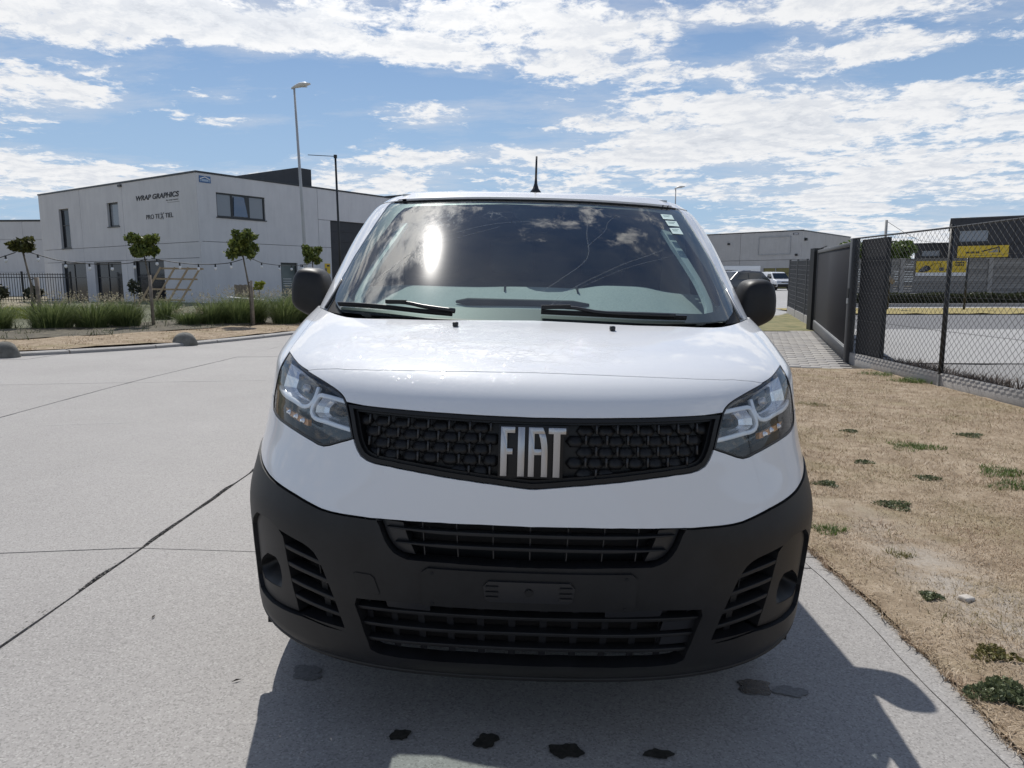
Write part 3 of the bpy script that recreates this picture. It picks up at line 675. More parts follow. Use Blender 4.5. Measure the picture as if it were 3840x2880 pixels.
# windscreen seal and pillars
for sg in(1,-1):
    f=lambda P:[(a*sg,b) for a,b in P]
    pil=gsd+[(1.265,3.5),(1.255,3.66),(1.5,3.75),(2.0,3.9),(2.0,.02),(1.44,.02),(1.40,.20),(1.37,.36),(1.345,.55),(1.335,.7),(1.328,.9)]
    pil=[(1.325,1.0)]+[p for p in gsd if p[1]>1.0]+[(1.265,3.5),(1.262,3.68),(1.5,3.75),(2.0,3.9),(2.0,.02),(1.43,.02),(1.405,.20),(1.375,.40),(1.352,.6),(1.335,.8)]
    panel('a_pillar',UP,f(pil),PAINT,VAN,rim=.02)
    sealp=[p for p in gsd if p[1]<1.05]+[(1.322,1.02),(1.335,.8),(1.352,.6),(1.375,.40),(1.405,.20),(1.43,.03),(1.1,.03)]
    panel('pillar_seal',UP,f(sealp),RUBBER,VAN,off=-.016,rim=.01,gap=.0005)
    sweep('pillar_trim_strip',UP,f([(1.425,.06),(1.398,.22),(1.368,.42),(1.345,.62),(1.330,.86)]),SATIN if sg>0 else PLAST2,VAN,.001,.012,.012,12)
    # inner pillar trim seen through the glass
    inn=[p for p in clr if p[0]>.95 and p[1]<2.8]
    tr=inn+[(a-.10,b) for a,b in inn[::-1]]
    panel('inner_pillar_trim',UP,f(tr),TRIM,VAN,off=-.055,rim=.02,gap=0)
# roof: raised centre panel between two gutters, plus side rails
rf=[(0,3.705),(.3,3.70),(.6,3.62),(.9,3.61),(1.10,3.66),(1.12,4.2),(1.14,5.0),(1.16,6.0),(0,6.0)]
panel('roof',UP,full(rf),PAINT,VAN,off=.012,rim=.02,gap=.001)
for sg in(1,-1):
    rr=[(1.14,3.67),(1.262,3.69),(1.5,3.76),(2.0,3.91),(2.0,6.0),(1.20,6.0),(1.17,5.0)]
    panel('roof_rail',UP,[(a*sg,b) for a,b in rr],PAINT,VAN,off=.004,rim=.02,gap=.001)
rg=[(1.09,3.68),(1.18,3.68),(1.22,6.0),(1.13,6.0)]
for sg in(1,-1): panel('roof_gutter',UP,[(a*sg,b) for a,b in rg],PLAST2,VAN,off=-.010,rim=0,gap=0)
sweep('windscreen_top_seal',UP,full([(1.20,3.685),(.9,3.60),(.6,3.60),(.3,3.68),(.1,3.69)]),RUBBER,VAN,.002,.008,.012,40)
# rear of the roof, flanks, tail
ys=np.linspace(0,2.5,11)
r6=PN(UP,np.full(41,6.0),np.linspace(-2,2,41))[0]
V=[(p[0],p[1]+(4.95-p[1])*t,p[2]+.012*(1-(2*t-1)**2)) for t in np.linspace(0,1,10) for p in r6]
mesh_obj('roof_rear',V,[(i*41+j,i*41+j+1,i*41+42+j,i*41+41+j) for i in range(9) for j in range(40)],PAINT,VAN,True)
WH=[(.975,.34),(4.22,.34)]
for sg in(1,-1):
    rows=[PN(LOW,[v],[2.0])[0][0] for v in np.linspace(0,13,40)]+[PN(UP,[v],[2.0])[0][0] for v in np.linspace(.05,6,20)]
    nY=104;V=[];Fc=[]
    for p in rows:
        for j in range(nY): V.append((sg*p[0],p[1]+(4.95-p[1])*j/(nY-1),p[2]))
    for i in range(len(rows)-1):
        for j in range(nY-1):
            q=[i*nY+j,i*nY+j+1,i*nY+nY+j+1,i*nY+nY+j];c=np.mean([V[a] for a in q],0)
            if min(math.hypot(c[1]-a,c[2]-b) for a,b in WH)>.385: Fc.append(tuple(q))
    mesh_obj('side_panel',V,Fc,PAINT,VAN,True)
    # sill cladding, door glass and handles
    MB().b2((sg*.94,1.38,.22),(sg*.972,3.80,.40)).build('sill_cladding',PLAST,VAN)
    def sidepoly(name,yz,m,off):
        zz=np.array([r[2] for r in rows]);xx=np.array([r[0] for r in rows])
        Pp=[Vector((sg*(np.interp(z,zz,xx)+off),y,z)) for y,z in yz]
        MB().prism(Pp,(-sg*.004,0,0)).build(name,m,VAN)
    sidepoly('door_window',[(1.78,1.32),(2.42,1.30),(2.42,1.72),(2.22,1.72)],GLOSSB,.004)
    for y in(1.62,2.52): sidepoly('door_gap',[(y,.42),(y+.008,.42),(y+.008,1.28),(y,1.28)],DARK,.002)
    MB().b2((sg*.955,2.28,1.10),(sg*.985,2.46,1.14)).build('door_handle',PLAST,VAN)
    for wy,wz in WH:
        wt=thing('wheel',None,None);wt.parent=VAN;wt.location=(sg*.845,wy,wz-.012)
        b=MB();prof=[(-.105,.20),(-.105,.30),(-.085,.325),(.085,.325),(.105,.30),(.105,.20)];n=36
        V=[(x,r*math.cos(2*math.pi*i/n),r*math.sin(2*math.pi*i/n)) for i in range(n) for x,r in prof]
        mesh_obj('tyre',V,[(i*6+j,((i+1)%n)*6+j,((i+1)%n)*6+j+1,i*6+j+1) for i in range(n) for j in range(5)],RUBBER,wt,True)
        V=[(sg*x,r*math.cos(2*math.pi*i/n),r*math.sin(2*math.pi*i/n)) for i in range(n) for x,r in((.098,.205),(.07,.19),(.05,.12),(.085,.075),(.09,.001))]
        mesh_obj('wheel_rim',V,[(i*5+j,((i+1)%n)*5+j,((i+1)%n)*5+j+1,i*5+j+1) for i in range(n) for j in range(4)],STEEL,wt,True)
        q_=[(math.cos(a)*.392,math.sin(a)*.392) for a in np.linspace(-.3,math.pi+.3,22)];V=[(sg*x_,wy+a,wz+b) for a,b in q_ for x_ in(.50,.935)]+[(sg*.50,wy,wz)]
        mesh_obj('arch_liner',V,[(2*i,2*i+1,2*i+3,2*i+2) for i in range(21)]+[(2*i,2*i+2,44) for i in range(21)],DARK,VAN)
        pts=[(sg*.940,wy+.40*math.cos(a),wz+.40*math.sin(a)) for a in np.linspace(-.25,math.pi+.25,24)]
        MB().tube(pts,.022,8).build('arch_trim',PLAST,VAN,True)
MB().b2((-.90,4.90,.30),(.90,4.955,1.86)).build('rear_door',PAINT,VAN)
MB().b2((-.88,.42,.24),(.88,4.9,.30)).build('underbody',DARK,VAN)
for a in(-.66,.66): MB().b2((a-.02,.45,.28),(a+.02,1.6,1.10)).build('inner_wing',DARK,VAN)
MB().b2((-.82,1.02,.30),(.82,1.06,1.22)).build('firewall',DARK,VAN)
MB().b2((-.80,2.62,.30),(.80,2.66,1.86)).build('bulkhead',SEAT,VAN)
MB().b2((-.84,1.05,.34),(.84,2.62,.40)).build('cabin_floor',SEAT,VAN)
MB().b2((-.70,2.02,1.835),(.70,2.62,1.86)).build('headlining',TRIM,VAN)
for sg in(1,-1): MB().b2((sg*.83,1.30,.40),(sg*.86,2.62,1.27)).build('door_card',SEAT,VAN)
# dashboard: lofted from the windscreen base to its top ridge with a binnacle before the driver
nx=60;V=[];xs=np.linspace(-.84,.84,nx)
def ridge(x): return 1.385+.022*math.exp(-((x-.42)/.17)**4)-.014*sm(.60,.84,abs(x))+.006*math.exp(-(x/.2)**4)
prof=[(0.0,0.0),(.12,.10),(.30,.34),(.55,.66),(.80,.93),(.93,1.0),(1.0,.985),(1.06,.90),(1.10,.55),(1.12,-1.2)]
for x in xs:
    y0=.99+.33*abs(x/.9)**3.2;z0=1.262;y1=1.60+.04*abs(x);zr=ridge(x)
    for a,b_ in prof:
        V.append((x,y0+(y1-y0)*a,z0+(zr-z0)*b_))
k_=len(prof)
mesh_obj('dashboard',V,[(i*k_+j,i*k_+j+1,(i+1)*k_+j+1,(i+1)*k_+j) for i in range(nx-1) for j in range(k_-1)],DASH,VAN,True)
for x in(-.13,.205):
    MB().b2((x-.0025,1.42,1.33),(x+.0025,1.60,1.398)).build('dash_seam',DARK,VAN)
MB().tube([(-.33,1.22,1.322),(-.28,1.20,1.324),(.17,1.20,1.324),(.24,1.22,1.322)],[.006,.016,.016,.006],8).build('demister_slot',DARK,VAN,True)
b=MB();b.tube([(.42+.18*math.cos(a),1.86+.10*math.sin(a)*.5,1.20+.18*math.sin(a)) for a in np.linspace(0,2*math.pi,33)],.014,8,False);b.bar((.25,1.86,1.2),(.59,1.86,1.2),.04,.03);b.build('steering_wheel',PLAST2,VAN,True)
for x,w in((.42,.48),(-.34,.86)):
    o=MB().b2((x-w/2,2.30,.75),(x+w/2,2.44,1.42)).build('seat_back',SEAT,VAN);bevel(o,.05,3)
    for hx_ in ([x] if w<.6 else [x-.22,x+.22]):
        o=MB().b2((hx_-.13,2.38,1.46),(hx_+.13,2.47,1.66)).build('headrest',SEAT,VAN);bevel(o,.04,3)
# sensor housing behind the glass, stickers, wipers, jets, aerial
q=[(-.13,3.0),(-.11,2.72),(-.07,2.52),(0,2.44),(.07,2.52),(.11,2.72),(.13,3.0),(.12,3.3),(-.12,3.3)]
panel('sensor_housing',UP,q,mat('matt_black',(.012,.013,.014),.95,0,.0),VAN,off=-.02,rim=.05)
for nm in('stick1','stick2','stick3'):
    z=TV[nm];st=panel('windscreen_sticker',UP,z,STICK,VAN,off=-.0012,rim=0,gap=0);z=np.array(z)
    b=MB()
    for r,(a0,a1) in enumerate(((.16,.80),(.16,.62))):
        t0=.22+.22*r
        for j in range(6):
            x0=a0+(a1-a0)*j/6;x1=x0+(a1-a0)/6*.62
            B=lambda x,t:tuple((z[0]*(1-x)+z[1]*x)*(1-t)+(z[3]*(1-x)+z[2]*x)*t)
            b.add(onshell(UP,[B(x0,t0),B(x1,t0),B(x1,t0+.10),B(x0,t0+.10)],-.0004),[(0,1,2,3)])
    b.build('sticker_print',INK,st)
def wiper(blade,arm,par):
    w=thing('wiper',None,None);w.parent=VAN
    sweep('wiper_blade',UP,blade,RUBBER,w,.016,.010,.014,20)
    P=curve_pts(UP,arm,.026,14);MB().tube(P,[.006+.004*i/13 for i in range(14)],8).build('wiper_arm',PLAST2,w,True)
    P=curve_pts(UP,[blade_c for blade_c in arm[:2]],.030,4);MB().bar(P[0],P[-1],.022,.014).build('blade_adapter',PLAST,w)
    sweep('blade_spoiler',UP,blade,PLAST2,w,.021,.005,.005,20)
wiper([(-1.126,.153),(-.88,.165),(-.66,.154),(-.443,.10),(-.33,.075)],[(-.672,.194),(-.556,.21),(-.467,.147),(-.319,.069)],VAN)
wiper([(.03,.19),(.258,.155),(.4536,.115),(.70,.085)],[(.03,.20),(.148,.227),(.2576,.128),(.45,.085),(.62,.06)],VAN)
for x in(-.302,.302):
    P,n_=PN(LOW,[12.41],[x]);o=MB().box(P[0]+n_[0]*.008,(.020,.026,.016)).build('washer_jet',PLAST2,VAN);bevel(o,.005,2)
P=np.array([.006,2.22,1.898])
MB().tube([P,P+[0,0,.012],P+[0,.005,.030],P+[0,.010,.060],P+[0,.012,.085]],[.034,.032,.018,.009,.007],14).build('aerial_base',PLAST2,VAN,True)
MB().tube([P+[0,.012,.08],P+[0,.03,.21]],[.007,.0055],10).build('aerial_rod',PLAST2,VAN,True)
# wiper and water marks dried on the glass
MARK=bpy.data.materials.new('dried_water');MARK.use_nodes=True
_N=NT(MARK.node_tree);_N.t.nodes.clear();_m=_N.n('ShaderNodeMixShader',{0:.055,1:_N.n('ShaderNodeBsdfTransparent').outputs[0],2:_N.n('ShaderNodeBsdfDiffuse',{0:(.6,.63,.63,1)}).outputs[0]});_o=_N.n('ShaderNodeOutputMaterial');_N.t.links.new(_m.outputs[0],_o.inputs[0])
for c,w in (([(-.98,.36),(-.80,1.0),(-.55,1.75),(-.20,2.35),(.0,2.45)],.004),([(-.97,.33),(-.77,.95),(-.52,1.66),(-.18,2.25)],.003),([(.06,.33),(.13,.72),(.40,1.35),(.72,1.75)],.004),([(.08,.33),(.17,.76),(.43,1.30),(.78,1.62)],.0025),([(.02,.7),(.12,1.05),(.25,1.5),(.27,2.1),(.30,2.65)],.004),([(.26,1.75),(.38,2.25),(.40,2.45),(.47,2.75)],.003)):
    sweep('water_streak',UP,c,MARK,VAN,-.0014,w,.0008,22)
# ---- mirrors
MO=[(.183,.006),(.182,.046),(.177,.076),(.168,.106),(.154,.126),(.138,.135),(.119,.139),(.079,.137),(.055,.131),(.037,.120),(.025,.103),(.016,.079),(.002,.0),(-.010,-.06),(-.004,-.098),(.05,-.103),(.103,-.090),(.157,-.062),(.176,-.041),(.183,-.016)]
def arc_smooth(p,n=3):
    p=np.array(p,float)
    for _ in range(n):
        a=np.roll(p,-1,0);p=np.stack([.75*p+.25*a,.25*p+.75*a],1).reshape(-1,2)
    return p
for sg in(1,-1):
    R=thing('door_mirror',None,None);R.parent=VAN;R.location=(sg*.960,1.535,1.317)
    q=arc_smooth(MO,1);c=np.array([.095,0.018]);n=len(q);V=[];Fc=[]
    rings=[(1.0,.085,1.0),(1.0,.035,1.0),(.99,.008,1.0),(.965,-.014,1.0),(.925,-.030,1.0),(.86,-.043,1.0),(.72,-.054,1.0),(.45,-.061,1.0),(.2,-.063,1.0),(.06,-.063,1.0)]
    for r,y,_ in rings:
        for p in q: 
            d=c+(p-c)*r;V.append((sg*d[0],y,d[1]))
    m_=len(rings)
    for j in range(m_-1): Fc+=[(j*n+i,j*n+(i+1)%n,(j+1)*n+(i+1)%n,(j+1)*n+i) for i in range(n)]
    Fc.append(tuple((m_-1)*n+i for i in range(n)))
    b=MB();b.add(V,Fc);b.build('mirror_housing',PLAST,R,True)
    V=[(sg*(c+(p-c)*.93)[0],.083,(c+(p-c)*.93)[1]) for p in q];mesh_obj('mirror_glass',V,[tuple(range(n))],CHROME,R)
    # raised seam across the lower third
    P=[]
    for x in np.linspace(-.055,.186,14):
        t=(x+.055)/.241;P.append((sg*(.005+.176*t),-.0575+.062*abs(2*t-1.02)**4.5,-.012+.004*math.sin(t*3)))
    MB().tube(P,.0035,6).build('mirror_seam',PLAST,R,True)
    MB().bar((-sg*.06,.05,-.055),(sg*.04,.04,-.055),.07,.085).build('mirror_arm',PLAST,R)
# ================================================================ ground, road, verges
def struct(o): o['kind']='structure'; return o
def sheet(name,xs,ys,m,dz=0.0,parent=None,fz=None,keep=None,smooth=True):
    X,Y=np.meshgrid(xs,ys,indexing='ij');Z=hgt(X,Y)+dz
    if fz is not None: Z=Z+fz(X,Y)
    n,k=X.shape;V=np.stack([X,Y,Z],-1).reshape(-1,3)
    I=np.arange(n*k).reshape(n,k);F=np.stack([I[:-1,:-1],I[1:,:-1],I[1:,1:],I[:-1,1:]],-1).reshape(-1,4)
    if keep is not None:
        c=V[F].mean(1);F=F[keep(c[:,0],c[:,1])]
    return mesh_obj(name,V.tolist(),[tuple(f) for f in F.tolist()],m,parent,smooth)
def vnoise(x,y,sc,seed=0):
    # smooth value noise
    x=np.asarray(x,float)*sc+seed*17.3;y=np.asarray(y,float)*sc-seed*9.1
    i=np.floor(x);j=np.floor(y);u=x-i;v=y-j;u=u*u*(3-2*u);v=v*v*(3-2*v)
    hh=lambda a,b:np.modf(np.abs(np.sin(a*127.1+b*311.7+seed*7.7)*43758.5453))[0]
    return (hh(i,j)*(1-u)+hh(i+1,j)*u)*(1-v)+(hh(i,j+1)*(1-u)+hh(i+1,j+1)*u)*v
def concrete_fn(c0,c1,agg=1.0):
    def fn(N,b):
        p=wpos(N)
        big=N.noise(p,.55,6,.6);mid=N.noise(p,3.2,6,.65)
        base=N.ramp(N.m('ADD',N.m('MULTIPLY',big,.6),N.m('MULTIPLY',mid,.4)),[(.36,c0),(.64,c1)])
        # exposed aggregate: light and dark grains
        g=N.n('ShaderNodeTexVoronoi',{'Vector':p,'Scale':170.0}).outputs['Color']
        gx=N.n('ShaderNodeSeparateXYZ',{0:g}).outputs[0]
        fine=N.noise(p,260,3,.7)
        base=N.mix(N.m('MULTIPLY',N.mr(gx,.80,.97,0,1),.45*agg),base,(.62,.60,.57))
        base=N.mix(N.m('MULTIPLY',N.mr(gx,.30,.08,0,1),.55*agg),base,(.10,.095,.09))
        base=N.mix(N.m('MULTIPLY',N.mr(fine,.5,.75,0,1),.30*agg),base,(.13,.125,.12))
        # pale drag marks and darker tyre wear
        st=N.noise(N.v('MULTIPLY',p,(.9,.12,1)),2.2,5,.6)
        base=N.mix(N.mr(st,.60,.78,0,.16),base,(.20,.19,.185))
        base=N.mix(N.m('MULTIPLY',rnd(N),.13),base,(.24,.225,.215))
        setc(N,b,base);setr(N,b,N.mr(mid,.3,.7,.72,.9))
        bump(N,b,N.m('ADD',N.m('MULTIPLY',gx,.5),fine),.35,.0016)
    return fn
CONC=mat('road_concrete',(.34,.33,.32),.85,0,.3,concrete_fn((.312,.298,.284),(.378,.362,.345),.7))
KERBC=mat('kerb_concrete',(.36,.36,.35),.85,0,.3,concrete_fn((.325,.312,.298),(.385,.37,.353),.7))
JOINT=sp('joint_dirt',(.022,.020,.018),(.060,.055,.048),30,.95,.6,.006)
SOIL=sp('soil',(.10,.080,.058),(.20,.165,.12),5,.95,.5,.01)
def straw_fn(N,b):
    p=wpos(N)
    a=N.noise(p,1.1,7,.62);f=N.noise(N.v('MULTIPLY',p,(1,1,1)),70,5,.7,1.2);q=N.noise(p,6,5,.6)
    c=N.ramp(N.m('ADD',N.m('MULTIPLY',q,.5),N.m('MULTIPLY',f,.5)),[(.34,(.165,.122,.082)),(.50,(.32,.25,.175)),(.66,(.47,.39,.295))])
    c=N.mix(N.mr(a,.52,.70,0,.45),c,(.17,.155,.060))
    s=N.n('ShaderNodeSeparateXYZ',{0:p});
    path=N.m('ABSOLUTE',N.m('SUBTRACT',s.outputs[0],N.m('ADD',2.12,N.m('MULTIPLY',N.noise(p,1.4,3,.5),.0))))
    sand=N.m('MULTIPLY',N.mr(path,.06,.34,1,0),N.m('MULTIPLY',N.mr(N.noise(p,2.6,6,.7),.40,.56,0,1),N.mr(s.outputs[1],3.2,4.9,1,0)))
    c=N.mix(sand,c,N.ramp(N.noise(p,45,4,.6),[(.3,(.30,.265,.225)),(.7,(.46,.42,.37))]))
    setc(N,b,c);bump(N,b,N.m('ADD',f,q),.6,.012)
STRAW=mat('dry_turf',(.3,.2,.12),.95,0,.15,straw_fn)
GREYG=sp('gravel',(.19,.185,.18),(.33,.325,.32),26,.95,.5,.01)
ASPH=sp('asphalt',(.13,.13,.135),(.20,.20,.205),14,.9,.3,.004)
PAD=mat('yard_concrete',(.4,.39,.38),.85,0,.3,concrete_fn((.33,.325,.32),(.39,.385,.375),.4))
LAWN=sp('worn_lawn',(.12,.13,.055),(.28,.24,.12),2.2,.95,.5,.02)
# terrain out to the horizon
gx=np.unique(np.concatenate([np.linspace(-1500,-80,8),np.linspace(-80,80,81),np.linspace(80,1500,8)]))
gy=np.unique(np.concatenate([np.linspace(-1500,-30,8),np.linspace(-30,130,81),np.linspace(130,1500,8)]))
struct(sheet('ground',gx,gy,sp('dry_ground',(.22,.19,.13),(.32,.28,.20),.4,.95,.3,.02),-.06))
# the road: joint bed plus separately cast slabs
ROAD=bpy.data.objects.new('road',None);link(ROAD);struct(ROAD)
sheet('road_bed',np.linspace(-17,6.0,47),np.linspace(-16,62,79),JOINT,-.016,ROAD)
lanes=[-17,-13.9,-11,-8.1,-5.08,-2.0,1.492]
yk=[-12.8,-9.6,-6.4,-3.2,.16,3.53,7.20,10.18,13.4,16.7,20,23.3,26.6,30,34,38,44,52,62]
sl=lambda y:float(np.interp(y,[-13,0,3.5,7.2,16],[.10,.15,.19,.325,.33]))
def jointy(k,x):
    if x>-2.0: return yk[k]
    return yk[k]+sl(yk[k])*(x+2.0)
def lanex(i,y):
    x=lanes[i]
    if i<5: x+= (.012*(y-8)**2*.12 if y>8 else 0)*(1 if i==4 else .8)
    if i==4: x+=-.10*math.exp(-((y-9.2)/2.2)**2)
    return x
def kerb_in(y): return 1.492+.045*(float(vnoise(.3,y,1.1,15))-.5)+.022*(float(vnoise(.3,y,5.5,16))-.5)
def slab(i,k):
    nx=9;ny=31;V=[];g=.005
    for a in range(nx):
        for b in range(ny):
            s=a/(nx-1);t=b/(ny-1)
            x0=lanex(i,jointy(k,-6)+t*3);x1=lanex(i+1,jointy(k,-6)+t*3)
            x=x0+(x1-x0)*s
            ya=jointy(k,x)+g;yb=jointy(k+1,x)-g;y=ya+(yb-ya)*t
            x0=lanex(i,y)+g;x1=lanex(i+1,y)-g;x=x0+(x1-x0)*s
            V.append([x,y,0])
    V=np.array(V);r=V.reshape(nx,ny,3)
    # frayed edges: the joint at x=-2 is badly chipped on its far side
    n=ny
    ch=lambda y,amp,sc,sd:np.maximum(0,vnoise(y*0+sd,y,sc,sd)-.45)*amp
    if i==5: r[-1,:,0]=[kerb_in(float(q))-.004 for q in r[-1,:,1]]
    if i==4: r[-1,:,0]-=ch(r[-1,:,1],.050,5.5,3)*np.where((r[-1,:,1]>1)&(r[-1,:,1]<5.5),1,.3)
    r[0,:,0]+=ch(r[0,:,1],.02,4,i+9);r[:,0,1]+=ch(r[:,0,0],.02,4,k);
    Z=hgt(V[:,0],V[:,1]);V[:,2]=Z+.0015*math.sin(i*3.1+k*1.7)
    top=V.tolist();I=np.arange(nx*ny).reshape(nx,ny)
    F=np.stack([I[:-1,:-1],I[1:,:-1],I[1:,1:],I[:-1,1:]],-1).reshape(-1,4).tolist()
    ring=list(I[:,0])+list(I[-1,1:])+list(I[::-1,-1][1:])+list(I[0,::-1][1:-1])
    b0=len(top);top+=[[V[q][0],V[q][1],V[q][2]-.03] for q in ring];m=len(ring)
    F+=[[int(ring[j]),b0+j,b0+(j+1)%m,int(ring[(j+1)%m])] for j in range(m)]
    o=mesh_obj('concrete_slab',top,[tuple(f) for f in F],CONC,ROAD)
for i in range(6):
    for k in range(18):
        if i<3 and yk[k]>22: continue
        slab(i,k)
# right-hand kerb: flat concrete edge with a broken lip toward the grass
def kerb_piece(y0,y1):
    n=max(6,int((y1-y0)/.05));V=[]
    for j in range(n+1):
        y=y0+(y1-y0)*j/n;xr=1.70;xi=kerb_in(y)
        for x,z in((xi,-.03),(xi,.001),(xr-.015,.004),(xr,.0),(xr,-.04)): V.append((x,y,H(x,y)+z))
    F=[(5*j+q,5*j+q+1,5*j+q+6,5*j+q+5)[::-1] for j in range(n) for q in range(4)]+[(0,1,2,3,4),tuple(5*n+q for q in(4,3,2,1,0))]
    mesh_obj('kerb_segment',V,F,KERBC,KERB)
KERB=bpy.data.objects.new('kerb',None);link(KERB);struct(KERB)
for a,b in((-9,-6.4),(-6.39,-3.0),(-2.99,.20),(.21,3.675),(3.685,7.1),(7.11,10.2),(10.21,12.6)): kerb_piece(a,b)
# dry grass verge on the right
def rverge(X,Y): return .012+.020*vnoise(X,Y,1.6,2)+.012*vnoise(X,Y,7,4)+np.where(X<1.66,-.006*(1.66-X)/.1,0)
vx=np.concatenate([np.linspace(1.572,2.6,36),np.linspace(2.65,6.12,60)]);vy=np.linspace(-6,12.55,260)
dv=struct(sheet('dry_verge',vx,vy,STRAW,0,None,rverge))
def edge_shift(y): return .075*(vnoise(y*0+.5,y,1.3,5)-.55)+.05*(vnoise(y*0+.5,y,5,6)-.5)+.02*(vnoise(y*0+.5,y,14,7)-.5)
for v in dv.data.vertices:
    w=max(0.0,1-(v.co.x-1.572)/.30)
    if w>0: v.co.x+=float(edge_shift(np.array(v.co.y)))*w; v.co.z+=(-.004 if w>.97 else .004*w)
struct(sheet('far_verge',np.linspace(2.2,12.5,42),np.linspace(19.6,28.6,40),LAWN,.012,None,lambda X,Y:.02*vnoise(X,Y,3,1),keep=lambda x,y:(y<24.75+(x-8.2)*1.53*.0+np.clip((x-8.2)*1.5,-1,4))&(y>20.2+(x-8)*.05)&(x<8.6+(y-20.6)*.24+.3)))
# cross street behind and the yard behind the fence
struct(sheet('cross_street',np.linspace(-4.5,60,66),np.linspace(22,90,70),PAD,-.002,None,None,keep=lambda x,y:(y>24.5)|(x<3)))
struct(sheet('yard_gravel',np.linspace(6.16,30,50),np.linspace(-4,23,60),GREYG,-.02,None,lambda X,Y:.02*vnoise(X,Y,4,3),keep=lambda x,y:x>6.16+np.maximum(0,(y-13.6)*.318)))
struct(sheet('yard_pad',np.linspace(6.9,32,52),np.linspace(13.55,20.95,20),PAD,.012,None,None,keep=lambda x,y:x>6.9+np.maximum(0,(y-13.6)*.318)))
struct(sheet('yard_asphalt',np.linspace(8.7,34,52),np.linspace(20.99,27.1,16),ASPH,.006,None,None,keep=lambda x,y:x>6.9+np.maximum(0,(y-13.6)*.318)))
struct(sheet('yard_dry_grass',np.linspace(10.8,36,52),np.linspace(27.1,30.9,12),sp('yellow_grass',(.24,.19,.07),(.42,.35,.15),9,.95,.6,.03),.03,None,lambda X,Y:.05*vnoise(X,Y,5,3)))
# block-paved driveway to the gate
PAVC=[sp('paver_%d'%i,c,tuple(q*1.16 for q in c),20,.9,.2,.002,5,False,.12) for i,c in enumerate(((.345,.325,.30),(.39,.37,.34),(.315,.30,.285)))]
DRV=bpy.data.objects.new('driveway',None);link(DRV);struct(DRV)
G0=np.array([6.14,13.35]);gd=np.array([.303,.953]);gn=np.array([-.953,.303])   # along the gate, toward the road
def dpt(a,b): p=G0+gd*a+gn*b;return p
q=[dpt(a,b) for a,b in((-.6,-.15),(-.9,4.6),(7.4,4.6),(7.4,-.15))]
V=[];ng=14
for a in np.linspace(-.9,7.5,ng):
    for b in np.linspace(-.2,4.7,8): x,y=dpt(a,b);V.append((x,y,H(x,y)-.005))
mesh_obj('paver_bed',V,[(i*8+j,i*8+j+1,i*8+9+j,i*8+8+j) for i in range(ng-1) for j in range(7)],JOINT,DRV)
PW,PL=.175,.35
pm=[]
for i in range(3):
    b=MB();b.box((0,0,.0),(PW-.009,PL-.009,.05));o=b.build('paver',PAVC[i],DRV);bevel(o,.006,1);pm.append(o.data);bpy.data.objects.remove(o)
pos=[]
ang=math.atan2(gd[1],gd[0])
for r in range(0,48):
    for c in range(-1,15):
        a=-.80+r*PW;b=.05+(c+(.5 if r%2 else 0))*PL
        if b<.1 or b>4.5 or a>7.2: continue
        x,y=dpt(a,b);pos.append((math.hypot(x,y)-1.6*x,x,y))
pos.sort()
vis=[p for p in pos];rest=MB()
for n,(d,x,y) in enumerate(vis):
    z=H(x,y)-.010+.002*random.random()
    if n<300:
        o=link(bpy.data.objects.new('paver',random.choice(pm)),DRV);o.location=(x,y,z);o.rotation_euler=(0,0,ang)
    else: rest.box((x,y,z),(PW-.009,PL-.009,.05),Matrix.Rotation(ang,3,'Z'))
rest.build('paver_field',PAVC[0],DRV,kind='stuff')
# left verge: kerb curve, dry grass, planting bed, worn ground up to the building
kc=np.array([(-30,-4),(-22,2.2),(-16,6.6),(-12,9.25),(-8.69,11.58),(-7.85,12.5),(-7.13,13.5),(-6.35,15.4),(-5.71,17.74),(-5.2,20.5),(-4.9,24),(-4.7,30),(-4.6,60)],float)
tk=np.r_[0,np.cumsum(np.linalg.norm(np.diff(kc,axis=0),axis=1))]
tt=np.linspace(0,tk[-1],150);KC=np.stack([pchip(tk,kc[:,0],tt),pchip(tk,kc[:,1],tt)],1)
Tn=np.gradient(KC,axis=0);Tn/=np.linalg.norm(Tn,axis=1,keepdims=True);Nn=np.stack([-Tn[:,1],Tn[:,0]],1)
LK=bpy.data.objects.new('far_kerb',None);link(LK);struct(LK)
for s0 in range(0,147,3):
    V=[];s1=min(s0+3,149)
    for j in range(s0,s1+1):
        f=.5+(j-s0)/(s1-s0)*0
        sh_=(.012 if j==s0 else -.012 if j==s1 else 0)
        for d,z in((0,-.03),(.0,.045),(.03,.06),(.19,.062),(.21,-.02)):
            p=KC[j]+Nn[j]*d+Tn[j]*sh_;V.append((p[0],p[1],H(*p)+z))
    k_=s1-s0+1
    F=[(5*j+q,5*j+q+1,5*j+q+6,5*j+q+5) for j in range(k_-1) for q in range(4)]
    mesh_obj('kerb_stone',V,F+[(0,1,2,3,4),tuple(5*(k_-1)+q for q in range(5))],KERBC,LK)
def left_band(name,d0,d1,n,m,dz,nz,seed):
    ds=np.linspace(0,1,n);V=[]
    for j in range(150):
        for u in ds:
            d=d0(j)+(d1(j)-d0(j))*u;p=KC[j]+Nn[j]*d
            V.append((p[0],p[1],H(*p)+dz+nz*float(vnoise(p[0],p[1],2.5,seed))))
    return struct(mesh_obj(name,V,[(j*n+q,j*n+q+1,j*n+n+q+1,j*n+n+q) for j in range(149) for q in range(n-1)],m,None,True))
bedw=lambda j:float(np.interp(KC[j][1],[0,11,14,18,22,30],[2.6,2.75,2.75,2.35,1.9,1.8]))
left_band('left_dry_verge',lambda j:.20,bedw,14,STRAW,.055,.05,3)
